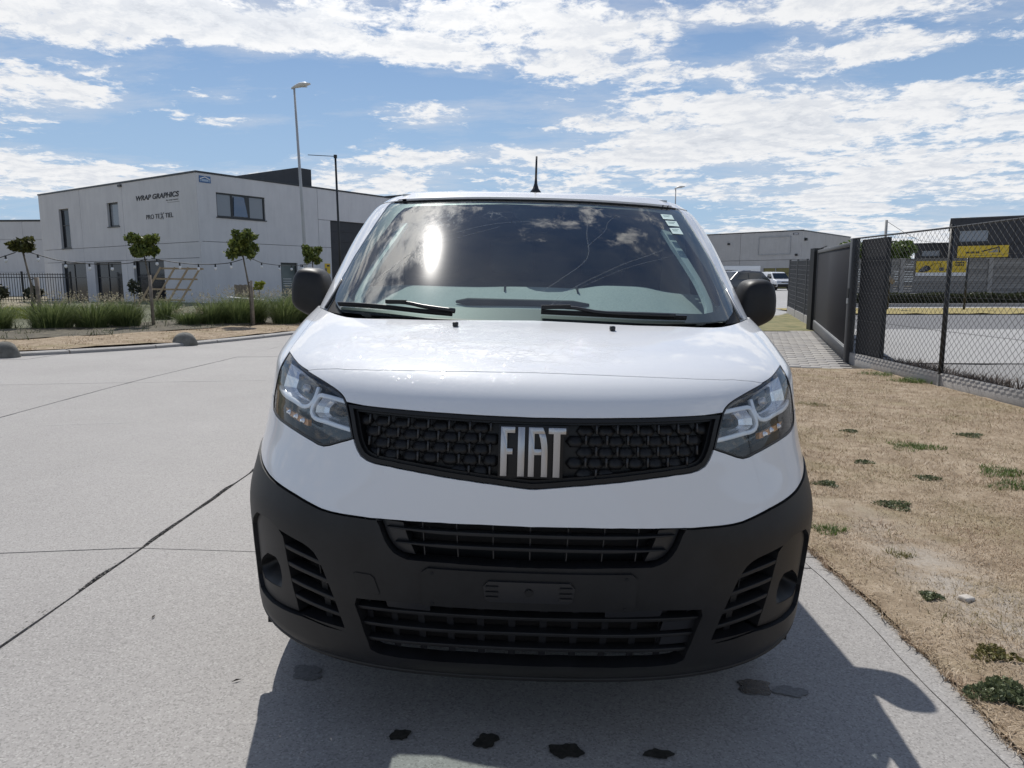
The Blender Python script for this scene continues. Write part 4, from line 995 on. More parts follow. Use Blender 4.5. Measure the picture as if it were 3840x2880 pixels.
left_band('planting_bed',bedw,lambda j:bedw(j)+3.0,10,sp('bed_soil',(.055,.048,.036),(.15,.13,.09),6,.95,.6,.02),.06,.06,5)
left_band('lawn_strip',lambda j:bedw(j)+3.0,lambda j:bedw(j)+15,20,sp('grey_green_ground',(.085,.092,.055),(.175,.175,.115),3,.95,.6,.02),.05,.06,6)
# wet and oily marks on the concrete under the bumper
def blotch(name,label,x,y,r,m,el=1.0,seed=0,lob=5,group=None):
    rr=random.Random(seed);n=40;ph=[rr.random()*6.28 for _ in range(4)]
    V=[(x,y,H(x,y)+.004)]
    for i in range(n):
        a=2*math.pi*i/n;q=r*(1+.17*math.sin(2*a+ph[0])+.12*math.sin(4*a+ph[1])+.06*math.sin(7*a+ph[2])+.04*math.sin(11*a+ph[3]))
        V.append((x+q*math.cos(a)*el,y+q*math.sin(a),0))
    V=[(a,b,H(a,b)+.004) for a,b,_ in V]
    o=mesh_obj(name,V,[(0,1+i,1+(i+1)%n) for i in range(n)],m);return tag(o,label,'stain',group)
OIL=sp('oil_mark',(.018,.017,.013),(.055,.05,.042),70,.55,.4,.003)
WET=sp('wet_mark',(.016,.016,.017),(.045,.044,.044),60,.12,.8,.006,5,False,0,.6)
OILS=sp('faint_mark',(.13,.125,.12),(.22,.215,.21),90,.7,.2,.002)
blotch('oil_stain','small round dark oil stain on concrete, leftmost of the row before the bumper',-.392,2.06,.030,OIL,.95,1)
blotch('oil_stain','dark oil stain with a tail, below the badge on shaded concrete',-.118,2.045,.036,OIL,1.05,2)
o=blotch('oil_stain','large cluster of dark oil spots right of centre on shaded concrete',.130,2.01,.040,OIL,1.15,3)
blotch('oil_stain','three-lobed dark oil stain at the lower picture edge',.415,2.01,.026,OIL,1.5,4)
blotch('oil_stain','faint smudged stain under the left bumper corner',-.79,2.40,.045,OILS,1.3,5)
blotch('wet_patch','shiny wet patch on concrete under the right bumper corner',.835,2.40,.045,WET,1.5,6)
blotch('wet_patch','faint damp mark beside the shiny wet patch',.955,2.38,.038,OILS,1.4,7)
# ================================================================ buildings, fences, street furniture, vehicles
def wallc(name,c0,c1,st=.18):
    def fn(N,b):
        p=wpos(N);a=N.noise(p,.7,6,.62);q=N.noise(N.v('MULTIPLY',p,(1,1,.18)),3.5,6,.65)
        c=N.ramp(N.m('ADD',N.m('MULTIPLY',a,.55),N.m('MULTIPLY',q,.45)),[(.34,c0),(.66,c1)])
        c=N.mix(N.mr(N.noise(N.v('MULTIPLY',p,(2.2,2.2,.22)),2.2,5,.7),.58,.80,0,st),c,(.16,.16,.155))
        c=N.mix(N.m('MULTIPLY',rnd(N),.10),c,(.33,.34,.36));setc(N,b,c);bump(N,b,N.noise(p,22,4,.6),.12,.004)
    return mat(name,c0,.88,0,.25,fn)
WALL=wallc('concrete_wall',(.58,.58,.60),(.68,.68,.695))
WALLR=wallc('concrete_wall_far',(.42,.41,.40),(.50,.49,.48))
DKFR=mat('anthracite_frame',(.022,.025,.030),.35)
DKCL=sp('anthracite_cladding',(.026,.028,.034),(.036,.038,.046),2.5,.5,.05)
def winglass(name,c,r=.10): 
    def fn(N,b):
        p=wpos(N);setc(N,b,N.ramp(N.noise(p,.8,3,.5),[(.35,c),(.7,tuple(q*1.8 for q in c))]))
    return mat(name,c,r,0,.35,fn)
WING=winglass('window_glass',(.012,.014,.018));WINL=mat('blind_behind_glass',(.20,.22,.25),.12,0,.8);WINB=mat('painted_reflection_glass',(.05,.10,.20),.05,0,1.0)  # last one: blue reflection painted into the tilted pane's base colour
BLK=mat('black_metal',(.012,.013,.014),.45);GREYM=mat('grey_powdercoat',(.070,.072,.076),.5,0,.35);GREYD=mat('dark_grey_panel',(.013,.013,.017),.66,0,.2)
GALV=sp('galvanised',(.33,.34,.35),(.44,.45,.46),8,.45,0);GALV.node_tree.nodes['Principled BSDF'].inputs['Metallic'].default_value=.6
WOOD=sp('raw_timber',(.30,.22,.14),(.42,.32,.21),9,.8,.3,.003);WOODG=sp('grey_stake_timber',(.17,.14,.11),(.28,.235,.19),10,.85,.4,.004)
INKD=mat('sign_ink',(.02,.022,.03),.6);INKG=mat('sign_ink_grey',(.12,.12,.13),.6)
YEL=sp('yellow_print',(.62,.43,.035),(.68,.48,.05),1.2,.55,0);WHITEP=mat('white_print',(.72,.72,.73),.55);BLUEP=mat('blue_print',(.05,.13,.30),.45)
Zv=Vector((0,0,1))
class Face:
    def __init__(s,C,e,n): s.C=Vector((C[0],C[1],0));s.e=Vector((e[0],e[1],0)).normalized();s.n=Vector((n[0],n[1],0)).normalized()
    def p(s,l,z,o=0.0): return s.C+s.e*l+s.n*o+Zv*z
    def box(s,b,l0,l1,z0,z1,o0,o1):
        P=[s.p(l,z,o) for l in(l0,l1) for z in(z0,z1) for o in(o0,o1)]
        return b.add(P,[(0,1,3,2),(4,6,7,5),(0,4,5,1),(2,3,7,6),(0,2,6,4),(1,5,7,3)])
    def panel(s,name,r,holes,m,par,th=.16,o=0.0,g=.012):
        l0,l1,z0,z1=r;l0+=g;l1-=g;z0+=g;z1-=g
        hs=[h for h in holes if h[0]<l1 and h[1]>l0 and h[2]<z1 and h[3]>z0]
        L=sorted({l0,l1,*[min(max(q,l0),l1) for h in hs for q in h[:2]]});Zs=sorted({z0,z1,*[min(max(q,z0),z1) for h in hs for q in h[2:]]})
        solid=lambda i,j:0<=i<len(L)-1 and 0<=j<len(Zs)-1 and not any(h[0]<=(L[i]+L[i+1])/2<=h[1] and h[2]<=(Zs[j]+Zs[j+1])/2<=h[3] for h in hs)
        b=MB()
        for i in range(len(L)-1):
            for j in range(len(Zs)-1):
                if not solid(i,j): continue
                a,c,d,e=L[i],L[i+1],Zs[j],Zs[j+1]
                b.add([s.p(a,d,o),s.p(c,d,o),s.p(c,e,o),s.p(a,e,o)],[(0,1,2,3)])
                for di,dj,q in((-1,0,((a,d),(a,e))),(1,0,((c,d),(c,e))),(0,-1,((a,d),(c,d))),(0,1,((a,e),(c,e)))):
                    if not solid(i+di,j+dj):
                        (u0,w0),(u1,w1)=q;b.add([s.p(u0,w0,o),s.p(u1,w1,o),s.p(u1,w1,o-th),s.p(u0,w0,o-th)],[(0,1,2,3)])
        me=mesh_obj(name,b.v,b.f,m,par)
        bm=bmesh.new();bm.from_mesh(me.data);bmesh.ops.remove_doubles(bm,verts=bm.verts,dist=1e-4);bmesh.ops.recalc_face_normals(bm,faces=bm.faces);bm.to_mesh(me.data);bm.free();return me
    def window(s,name,l0,l1,z0,z1,par,fr=.07,mulls=(),pane=WING,depth=.10,sill=True,panes=None,rails=()):
        w=bpy.data.objects.new(name,None);link(w,par)
        b=MB()
        s.box(b,l0,l0+fr,z0,z1,-depth-.06,-depth);s.box(b,l1-fr,l1,z0,z1,-depth-.06,-depth);s.box(b,l0+fr,l1-fr,z0,z0+fr,-depth-.06,-depth);s.box(b,l0+fr,l1-fr,z1-fr,z1,-depth-.06,-depth)
        b.build('frame',DKFR,w)
        for q in mulls: MBx=MB();s.box(MBx,q-fr*.6,q+fr*.6,z0+fr,z1-fr,-depth-.058,-depth+.002);MBx.build('mullion',DKFR,w)
        for q in rails: MBx=MB();s.box(MBx,l0+fr,l1-fr,q-.02,q+.02,-depth-.058,-depth+.004);MBx.build('rail',GREYM,w)
        ed=[l0+fr]+[q for q in mulls]+[l1-fr]
        for i in range(len(ed)-1):
            bb=MB();s.box(bb,ed[i]+.01,ed[i+1]-.01,z0+fr*.9,z1-fr*.9,-depth-.05,-depth-.03);bb.build('pane',panes[i] if panes else pane,w)
        if sill:
            bb=MB();s.box(bb,l0-.05,l1+.05,z0-.05,z0,-depth,.05);bb.build('sill',DKFR,w)
        return w
def text(name,string,width,m,par,F,l,z,shear=0,bold=0.0,ex=.02,flip=False,hscale=None,o=.006):
    cu=bpy.data.curves.new(name,'FONT');cu.body=string;cu.size=1;cu.shear=shear;cu.extrude=.01;cu.offset=bold
    ob=bpy.data.objects.new(name,cu);COL.objects.link(ob)
    dg=bpy.context.evaluated_depsgraph_get();me=bpy.data.meshes.new_from_object(ob.evaluated_get(dg));bpy.data.objects.remove(ob)
    co=np.zeros(len(me.vertices)*3);me.vertices.foreach_get('co',co);co=co.reshape(-1,3)
    lo=co.min(0);hi=co.max(0);k=width/(hi[0]-lo[0]);kz=(hscale/(hi[1]-lo[1])) if hscale else k
    X=(co[:,0]-lo[0])*k;Y=(co[:,1]-lo[1])*kz;D=(co[:,2]-lo[2])/(hi[2]-lo[2]+1e-9)*.012
    sgn=-1 if flip else 1
    V=[F.p(l+sgn*x,z+y,o+d) for x,y,d in zip(X,Y,D)]
    me.vertices.foreach_set('co',np.array([tuple(v) for v in V]).ravel());me.materials.clear();me.materials.append(m);me.update()
    return link(bpy.data.objects.new(name,me),par)
# ---- the corner workshop on the left
BC=(-16.417,36.399);E1=(.5507,.8347);E2=(-.8404,.5420)
FL=Face(BC,E2,(-E1[0],-E1[1]));FR=Face(BC,E1,(-E2[0],-E2[1]))
B1=thing('workshop_building','two-storey pale concrete corner building with dark lettering and strip window, left behind the young trees','building',(BC[0],BC[1],.35))
B1.location=(0,0,0)
doorsL=[(3.38,6.40,.2,2.66),(7.68,10.72,.2,2.66),(11.72,14.69,.2,2.66)]
holesL=doorsL+[(13.25,14.48,3.56,5.93),(7.56,8.77,4.62,5.95)]
for l0,l1 in((0,7.07),(7.07,11.82),(11.82,17.0)):
    for z0,z1 in((.1,2.715),(2.715,3.52),(3.52,6.93)): FL.panel('wall_panel',(l0,l1,z0,z1),holesL,WALL,B1)
holesR=[(1.06,4.02,4.82,6.06),(4.87,6.05,.2,2.57),(8.64,12.8,.2,5.15),(16.2,20.4,.2,5.15)]
for l0,l1,zs in((0,7.70,(.1,3.54,6.93)),(7.70,8.625,(.1,3.54,5.15)),(12.815,15.4,(.1,3.54,5.15)),(7.70,15.4,(5.15,6.93)),(15.4,16.185,(.1,3.54,5.15)),(20.415,23.1,(.1,3.54,5.15)),(15.4,23.1,(5.15,6.93)),(23.1,30.8,(.1,3.54,6.93)),(30.8,38.5,(.1,3.54,6.93))):
    for z0,z1 in zip(zs[:-1],zs[1:]): FR.panel('wall_panel',(l0,l1,z0,z1),holesR,WALL,B1)
b=MB();FL.box(b,.02,16.98,.1,6.9,-.30,-.20);FR.box(b,.22,38.4,.1,6.9,-.30,-.20)
b.build('wall_core',DKCL,B1)
b=MB();b.add([FL.p(0.1,6.88,-.1),FL.p(16.9,6.88,-.1),FL.p(16.9,6.88,-38),FL.p(.1,6.88,-38)],[(0,1,2,3)]);b.build('roof',sp('roof_felt',(.05,.05,.052),(.09,.09,.09),2,.9),B1)
b=MB();FL.box(b,-.04,17.0,6.93,7.01,-.30,.04);b.build('roof_coping',DKFR,B1);b=MB();FR.box(b,.0,38.5,6.932,7.012,-.30,.042);b.build('roof_coping',DKFR,B1)
b=MB();FL.box(b,9.0,14.4,7.0,7.10,-5,-1);b.build('roof_light',GALV,B1)
FL.window('window',13.25,14.48,3.56,5.93,B1,.09,(),WING,.13,True,None,(4.95,));FL.window('window',7.56,8.77,4.62,5.95,B1,.09,(),WINL,.13)
for i,(a,c,d,e) in enumerate(doorsL): FL.window('glazed_door',a,c,d,e,B1,.07,((a+c)/2+.25,),WING,.14,False,None,(1.78,))
w=FR.window('strip_window',1.06,4.02,4.82,6.06,B1,.08,(2.0,3.03),WINL,.08,True,[WINL,WINL,WINL])
# the middle casement stands tilted open
b=MB();q=[FR.p(2.08,4.92,-.06),FR.p(2.92,4.92,-.06),FR.p(2.70,5.93,-.02),FR.p(2.10,5.93,-.02)];b.prism(q,FR.n*.03);b.build('tilted_casement',WINB,w)
b=MB();b.prism([FR.p(2.92,4.90,-.07),FR.p(2.98,4.90,-.07),FR.p(2.98,5.97,-.07),FR.p(2.68,5.97,-.07)],FR.n*.02);b.build('casement_gap',DKFR,w)
dr=FR.window('entrance_door',4.87,6.05,.2,2.57,B1,.10,(),winglass('door_glass',(.09,.11,.11)),.10,False)
for z in(1.25,1.38,1.51,1.64): text('door_lettering','------',.55,WHITEP,dr,FR,5.10,z,hscale=.03,o=-.125)
for l0,l1 in((8.64,12.8),(16.2,20.4)):
    sd=bpy.data.objects.new('sectional_door',None);link(sd,B1)
    for j in range(8):
        b=MB();z0=.2+j*.618;FR.box(b,l0+.01,l1-.01,z0,z0+.606,-.16,-.12);b.build('door_section',DKCL,sd)
b=MB();FR.box(b,8.05,8.47,1.98,2.58,.005,.02);o=b.build('yellow_notice',YEL,B1)
b=MB();FR.box(b,8.07,8.20,2.0,2.3,.021,.026);b.build('notice_picture',INKG,o);b=MB();FR.box(b,8.22,8.42,2.40,2.50,.021,.026);b.build('notice_heading',INKD,o)
text('house_number','10',.16,INKD,B1,FR,6.23,2.34,bold=.01,hscale=.16);b=MB();FR.box(b,8.20,8.30,1.72,1.84,.0,.06);b.build('letter_box',DKFR,B1)
text('wall_sign_wrap_graphics','WRAP GRAPHICS',4.08,INKD,B1,FL,5.62,5.86,shear=.22,bold=.022,flip=True,hscale=.27)
text('wall_sign_subtitle','by wrap center',1.12,INKG,B1,FL,2.74,5.68,shear=.15,flip=True,hscale=.085)
b=MB();FL.box(b,1.55,2.66,5.60,5.612,.004,.012);b.build('sign_rule',INKG,B1)
tx=bpy.data.objects.new('wall_sign_pro_textiel',None);link(tx,B1)
text('sign_word','PRO TE',1.30,INKD,tx,FL,4.74,4.84,flip=True,hscale=.24);text('sign_word','TIEL',.72,INKD,tx,FL,2.92,4.845,flip=True,hscale=.24)
b=MB()
for k,(a,z0,c,z1) in enumerate(((3.40,4.80,3.02,5.14),(3.36,5.13,3.08,4.78),(3.34,4.78,3.10,5.12),(3.28,5.14,3.16,4.78),(3.40,5.06,3.04,4.86))): b.bar(FL.p(a,z0,.008),FL.p(c,z1,.008),.018,.008)
b.build('crossed_threads',INKG,tx,kind='stuff')
for l in():  # little serifs under the letters
    b=MB();FL.box(b,l-.05,l+.05,4.832,4.848,.006,.016);b.build('serif',INKD,tx)
b=MB();FR.box(b,.16,.80,6.46,6.79,.004,.02);lg_=b.build('logo_board',BLUEP,B1)
b=MB();b.prism([FR.p(.20,6.66,.021),FR.p(.48,6.77,.021),FR.p(.76,6.66,.021),FR.p(.76,6.61,.021),FR.p(.48,6.72,.021),FR.p(.20,6.61,.021)],FR.n*.006);b.build('logo_roof_mark',WHITEP,lg_)
b=MB();FR.box(b,.22,.26,6.50,6.61,.021,.027);FR.box(b,.70,.74,6.50,6.61,.021,.027);FR.box(b,.29,.67,6.52,6.63,.021,.026);b.build('logo_text_panel',mat('pale_blue_print',(.35,.45,.58),.5),lg_)
FT=Face(FR.p(6.75,0,-.5)[:2],E2,(-E1[0],-E1[1]))
b=MB();FT.box(b,-.0,14,6.95,8.05,-1.0,0);b.build('roof_plant_screen',DKCL,B1)
b=MB();FL.box(b,7.0,7.30,6.74,6.86,.0,.10);b.build('gutter_outlet',GREYM,B1)
# ---- neighbours
def simple_building(name,label,C,a,n,L,D,z0,z1,joints,rows,m,copm=DKFR,holes=()):
    B=thing(name,label,'building',(0,0,0));F=Face(C,a,n);js=[0]+list(joints)+[L]
    for l0,l1 in zip(js[:-1],js[1:]):
        for za,zb in zip(rows[:-1],rows[1:]): F.panel('wall_panel',(l0,l1,za,zb),holes,m,B,.2)
    b=MB();F.box(b,.05,L-.05,z0,z1-.1,-D+.05,-.25);b.build('building_core',m,B)
    b=MB();F.box(b,-.1,L+.05,z1,z1+.14,-D,.05);b.build('roof_coping',copm,B)
    return B,F
BL,F_=simple_building('industrial_hall','grey concrete hall behind the railings at the far left edge','',(0),(0),0,0,0,0,(),(),WALL) if False else (None,None)
BL,F2=simple_building('industrial_hall','pale concrete hall behind black railings at the far left edge',(-41.5,62),(-1,.02),(-.02,-1),22,20,.3,6.75,(1.9,7.5,13),(.3,2.4,5.2,6.75),WALL)
b=MB();F2.box(b,.0,22,.3,2.38,.01,.05);b.build('white_plinth',WHITEP,BL)
b=MB();F2.box(b,-.3,3.5,6.9,7.25,-9,-4);b.build('roof_slab',DKCL,BL)
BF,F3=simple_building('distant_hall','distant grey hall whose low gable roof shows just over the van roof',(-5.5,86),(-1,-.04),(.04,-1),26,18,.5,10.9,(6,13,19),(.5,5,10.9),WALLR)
b=MB();b.prism([F3.p(-.2,11.0,0),F3.p(1.5,11.75,0),F3.p(4.0,12.05,0),F3.p(11.6,11.45,0),F3.p(26,10.95,0)],-F3.n*17);b.build('gable_roof',DKCL,BF)
# ---- concrete hall on the right
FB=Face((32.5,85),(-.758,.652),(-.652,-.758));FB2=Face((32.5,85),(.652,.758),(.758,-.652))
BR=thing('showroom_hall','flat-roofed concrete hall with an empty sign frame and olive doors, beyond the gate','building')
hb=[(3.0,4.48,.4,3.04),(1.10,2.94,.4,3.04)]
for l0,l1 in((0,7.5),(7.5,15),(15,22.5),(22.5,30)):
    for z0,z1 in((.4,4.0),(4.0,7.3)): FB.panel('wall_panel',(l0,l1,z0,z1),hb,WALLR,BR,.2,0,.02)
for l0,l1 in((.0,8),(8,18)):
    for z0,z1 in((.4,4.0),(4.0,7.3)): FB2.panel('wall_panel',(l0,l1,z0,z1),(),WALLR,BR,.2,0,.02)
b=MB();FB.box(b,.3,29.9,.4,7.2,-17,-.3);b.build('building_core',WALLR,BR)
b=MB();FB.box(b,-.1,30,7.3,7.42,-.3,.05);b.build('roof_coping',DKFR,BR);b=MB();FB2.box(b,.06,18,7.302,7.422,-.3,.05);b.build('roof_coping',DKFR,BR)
OLV=mat('olive_door',(.20,.18,.06),.5)
for a,c,d,e in hb:
    b=MB();FB.box(b,a,c,d,e,-.22,-.15);o=b.build('loading_door',OLV,BR)
    for j in range(3): b=MB();FB.box(b,a+.15,c-.15,d+.5+j*.75,d+.56+j*.75,-.15,-.12);b.build('door_rib',INKD,o)
sf=bpy.data.objects.new('sign_frame',None);link(sf,BR)
for l0,l1,z0,z1 in((1.30,5.2,6.70,6.76),(1.30,5.2,4.62,4.68),(1.30,1.36,4.68,6.70),(5.14,5.2,4.68,6.70)):
    b=MB();FB.box(b,l0,l1,z0,z1,.04,.10);b.build('frame_bar',GALV,sf)
b=MB();FB.box(b,.43,1.08,6.85,7.09,.0,.03);lo=b.build('logo_board',INKG,BR);b=MB();FB.box(b,.5,.95,6.92,7.0,.03,.04);b.build('logo_stripe',WHITEP,lo)
for l,z in((9.0,6.09),(.56,4.54)): b=MB();FB.box(b,l-.13,l+.13,z-.12,z+.12,.0,.2);b.build('flood_light',BLK,BR)
b=MB();FB2.box(b,.7,1.05,6.2,6.5,.0,.3);b.build('flood_light',BLK,BR)
# ---- dark office block and low annexe on the right
BD=thing('dark_office_block','dark anthracite office block with grey windows behind the plank wall','building')
FD=Face((32.1,55),(.87,-.50),(-.50,-.87))
hd=[(.52,2.44,4.29,5.20),(5.0,6.9,4.31,5.13),(8.6,10.5,4.31,5.13)]
for l0,l1 in((0,4),(4,8),(8,12),(12,16)):
    for z0,z1 in((.4,4.1),(4.1,6.0)): FD.panel('cladding_panel',(l0,l1,z0,z1),hd,DKCL,BD,.2)
b=MB();FD.box(b,.05,15.9,.4,5.95,-14,-.25);b.build('building_core',DKCL,BD)
b=MB();FD.box(b,-.08,16,6.0,6.10,-14,.05);b.build('roof_coping',GREYM,BD)
for a,c,d,e in hd: FD.window('window',a,c,d,e,BD,.06,(),WINL,.08)
YS=thing('yellow_fascia_sign','yellow fascia sign with a dark crane drawing on the dark office block','sign')
b=MB();FD.box(b,.53,3.70,3.17,4.02,.02,.07);b.build('sign_board',YEL,YS)
b=MB();b.prism([FD.p(2.0,3.62,.072),FD.p(3.0,3.90,.072),FD.p(3.12,3.95,.072),FD.p(3.2,3.5,.072),FD.p(3.12,3.5,.072),FD.p(3.05,3.84,.072),FD.p(2.1,3.56,.072)],FD.n*.01);b.build('crane_drawing',INKD,YS)
b=MB();b.prism([FD.p(2.45,3.52,.072),FD.p(3.0,3.78,.072),FD.p(3.08,3.52,.072)],FD.n*.008);b.build('crane_body',mat('grey_print',(.30,.29,.26),.6),YS)
for l0,l1 in((1.05,1.30),(1.36,1.62),(1.68,1.92)): b=MB();FD.box(b,l0,l1,3.50,3.60,.072,.08);b.build('sign_mark',INKD,YS)
b=MB();FD.box(b,1.05,2.3,3.46,3.475,.072,.08);b.build('sign_rule',INKD,YS)
BD2=thing('low_annexe','low dark annexe with a grey window, left of the dark office block','building')
FD3=Face((32.2,60),(.87,-.50),(-.50,-.87))
FD3.panel('cladding_panel',(0,7,.4,4.4),[(.45,1.85,3.40,3.95),(2.3,3.0,3.40,3.95)],DKCL,BD2,.2)
b=MB();FD3.box(b,.1,6.9,.4,4.35,-6,-.25);b.build('building_core',DKCL,BD2);b=MB();FD3.box(b,-.1,7,4.4,4.52,-6,.06);b.build('roof_coping',DKFR,BD2)
FD3.window('window',.45,1.85,3.40,3.95,BD2,.06,(),WINL,.08);FD3.window('window',2.3,3.0,3.40,3.95,BD2,.06,(),WINL,.08)
# ---- plank wall with banner
PLK=[sp('plank_%d'%i,c,tuple(q*1.25 for q in c),6,.9,.4,.006,5,False,.25) for i,c in enumerate(((.215,.205,.195),(.25,.24,.228),(.19,.182,.174)))]
PW_=thing('plank_wall','grey-brown boundary wall of stacked concrete planks between pale posts, behind the yard','wall')
px_=[15.24,19.80,24.36,28.92,33.48]
for i,x in enumerate(px_): MB().b2((x-.11,37.9,.30),(x+.11,38.12,2.62)).build('wall_post',KERBC,PW_)
for i in range(4):
    for r in range(17):
        z=.42+r*.126
        o=MB().b2((px_[i]+.115,37.96+.012*random.random(),z),(px_[i+1]-.115,38.06,z+.116)).build('plank',PLK[(i*7+r*5+r//3)%3],PW_)
    MB().b2((px_[i]+.115,37.94,2.562),(px_[i+1]-.115,38.08,2.60)).build('wall_cap',PLK[1],PW_)
BN=thing('yellow_banner','yellow banner with a black excavator picture and white lower strip on the plank wall','banner')
FN=Face((20.48,37.93),(1,0),(0,-1))
b=MB();FN.box(b,0,2.62,1.88,2.47,0,.02);b.build('banner_cloth',YEL,BN);b=MB();FN.box(b,0,2.62,1.70,1.878,0,.02);b.build('white_strip',WHITEP,BN)
b=MB();b.prism([FN.p(.12,1.90,.022),FN.p(.22,2.06,.022),FN.p(.48,2.25,.022),FN.p(.66,2.22,.022),FN.p(.78,2.06,.022),FN.p(.62,1.95,.022),FN.p(.40,1.90,.022)],FN.n*.006);b.build('excavator_bucket',INKD,BN)
b=MB()
for j in range(4): b.bar(FN.p(.20+j*.07,1.95,.03),FN.p(.38+j*.07,2.20,.03),.018,.006)
b.build('bucket_teeth',WHITEP,BN,kind='stuff')
b=MB();b.bar(FN.p(.66,2.12,.025),FN.p(.92,2.34,.025),.06,.006);b.bar(FN.p(.92,2.34,.025),FN.p(1.25,2.36,.025),.06,.006);b.bar(FN.p(1.25,2.36,.025),FN.p(1.30,2.05,.025),.06,.006);b.build('excavator_arm',INKD,BN)
b=MB();FN.box(b,1.20,1.44,1.96,2.14,.021,.027);b.build('excavator_cab',INKG,BN)
for j in range(2):
    for i in range(5): b=MB();FN.box(b,2.02+i*.095,2.09+i*.095,2.22+j*.12,2.30+j*.12,.021,.027);b.build('banner_letter',INKD,BN)
MB().b2((14,33.05,.10),(34,33.25,.42)).build('kerb_wall',KERBC).name='low_kerb_wall'
tag(bpy.data.objects['low_kerb_wall'],'low concrete edging wall in front of the clipped hedge','wall')
# ---- chain-link fence along the verge
CF=thing('chain_link_fence','black chain-link fence on pale concrete base boards along the dry verge','fence')
fx=6.15;py=[13.46,10.5,7.5,4.5,1.5]
for y in py[1:]:
    z=H(fx,y);MB().tube([(fx,y,z-.1),(fx,y,z+2.34)],.034,12).build('post',BLK,CF,True)
    MB().tube([(fx,y,z+2.34),(fx,y,z+2.37)],[.037,.02],12).build('post_cap',BLK,CF)
    MB().b2((fx-.05,y-.045,z-.12),(fx-.02,y-.005,z+.20)).build('base_clip',GALV,CF)
for a,b_ in zip(py[:-1],py[1:]):
    za,zb=H(fx,a),H(fx,b_)
    o=MB().bar((fx,a-.04,za+.07),(fx,b_+.04,zb+.07),.05,.30).build('base_board',KERBC,CF);bevel(o,.006,1)
    MB().tube([(fx-.03,a,za+2.32),(fx-.03,b_,zb+2.32)],.014,8).build('top_rail',BLK,CF)
    for zz in(.84,1.33,1.90): MB().tube([(fx-.04,a,za+zz),(fx-.04,b_,zb+zz)],.0028,5).build('tension_wire',BLK,CF)
V=[];Fc=[];P_=.058;r_=.0032
ny=int((13.44-1.4)/P_);nz=38
for i in range(ny):
    y0=1.4+i*P_;b0=len(V)
    for k_ in range(nz+1):
        y=y0+(P_ if (k_+i)%2 else 0);z=H(fx,y0)+.215+k_*P_*.96;x=fx-.045+(.003 if (k_+i)%2 else -.003)
        for j in range(3):
            a=2.09*j+.5;V.append((x+r_*math.cos(a),y+r_*math.sin(a),z))
    for k_ in range(nz):
        for j in range(3): Fc.append((b0+3*k_+j,b0+3*k_+(j+1)%3,b0+3*k_+3+(j+1)%3,b0+3*k_+3+j))
o=mesh_obj('chain_mesh',V,Fc,BLK,CF);o['kind']='stuff'
# black screen just behind the fence, and the long sliding gate
SCN=thing('gate_pocket_screen','tall black screen panel just behind the chain-link fence next to the gate post','screen')
zs=H(6.2,13)
MB().b2((6.20,12.44,zs+.16),(6.235,13.34,zs+2.30)).build('screen_sheet',mat('black_screen',(.008,.009,.013),.6),SCN)
for y in(12.44,13.30): MB().b2((6.236,y,zs-.02),(6.276,y+.04,zs+2.30)).build('screen_post',BLK,SCN)
GP=thing('gate_post','tall grey steel gate post where the chain-link fence ends','post')
o=MB().b2((6.06,13.42,H(6.1,13.5)-.05),(6.20,13.52,2.22)).build('post_body',GREYM,GP);bevel(o,.006,1)
MB().b2((6.045,13.44,1.02),(6.059,13.50,1.12)).build('lock_striker',GALV,GP);MB().b2((6.048,13.435,1.13),(6.0595,13.505,1.30)).build('lock_box',BLK,GP)
GT=thing('sliding_gate','long dark grey sliding gate with a paler bottom beam across the block driveway','gate')
A=Vector((6.17,13.62,0));Bq=Vector((8.30,20.42,0));gdv=(Bq-A).normalized();FG=Face(A[:2],gdv[:2],(-gdv.y,gdv.x));LG=(Bq-A).length
zb0=H(6.2,13.6);zb1=H(8.3,20.4)
def gz(l): return zb0+(zb1-zb0)*l/LG
def gq(b,l0,l1,z0,z1,o0,o1):
    P=[FG.p(l,z+gz(l),o) for l in(l0,l1) for z in(z0,z1) for o in(o0,o1)]
    b.add(P,[(0,1,3,2),(4,6,7,5),(0,4,5,1),(2,3,7,6),(0,2,6,4),(1,5,7,3)])
for nm,l0,l1,z0,z1,o0,o1,m_ in(('gate_sheet',.10,LG-.1,.30,2.18,-.02,.02,GREYD),('bottom_beam',0,LG,.06,.29,-.06,.06,GREYM),('top_rail',0,LG,2.185,2.27,-.04,.04,GREYM),('end_stile',0,.095,.295,2.18,-.04,.04,GREYM),('end_stile',LG-.095,LG,.295,2.18,-.04,.04,GREYM)):
    b=MB();gq(b,l0,l1,z0,z1,o0,o1);o=b.build(nm,m_,GT);bevel(o,.006,1)
b=MB();gq(b,.02,LG-.02,.292,.315,.021,.05);b.build('beam_ledge',GALV,GT)
GP2=thing('gate_post','broad black gate post at the far end of the sliding gate','post')
o=MB().b2((8.20,20.50,H(8.3,20.5)-.05),(8.46,20.78,2.36)).build('post_body',BLK,GP2)
b=MB();b.bar((8.40,20.55,2.36),(8.55,20.50,2.42),.05,.02);b.build('signal_lamp_arm',BLK,GP2)
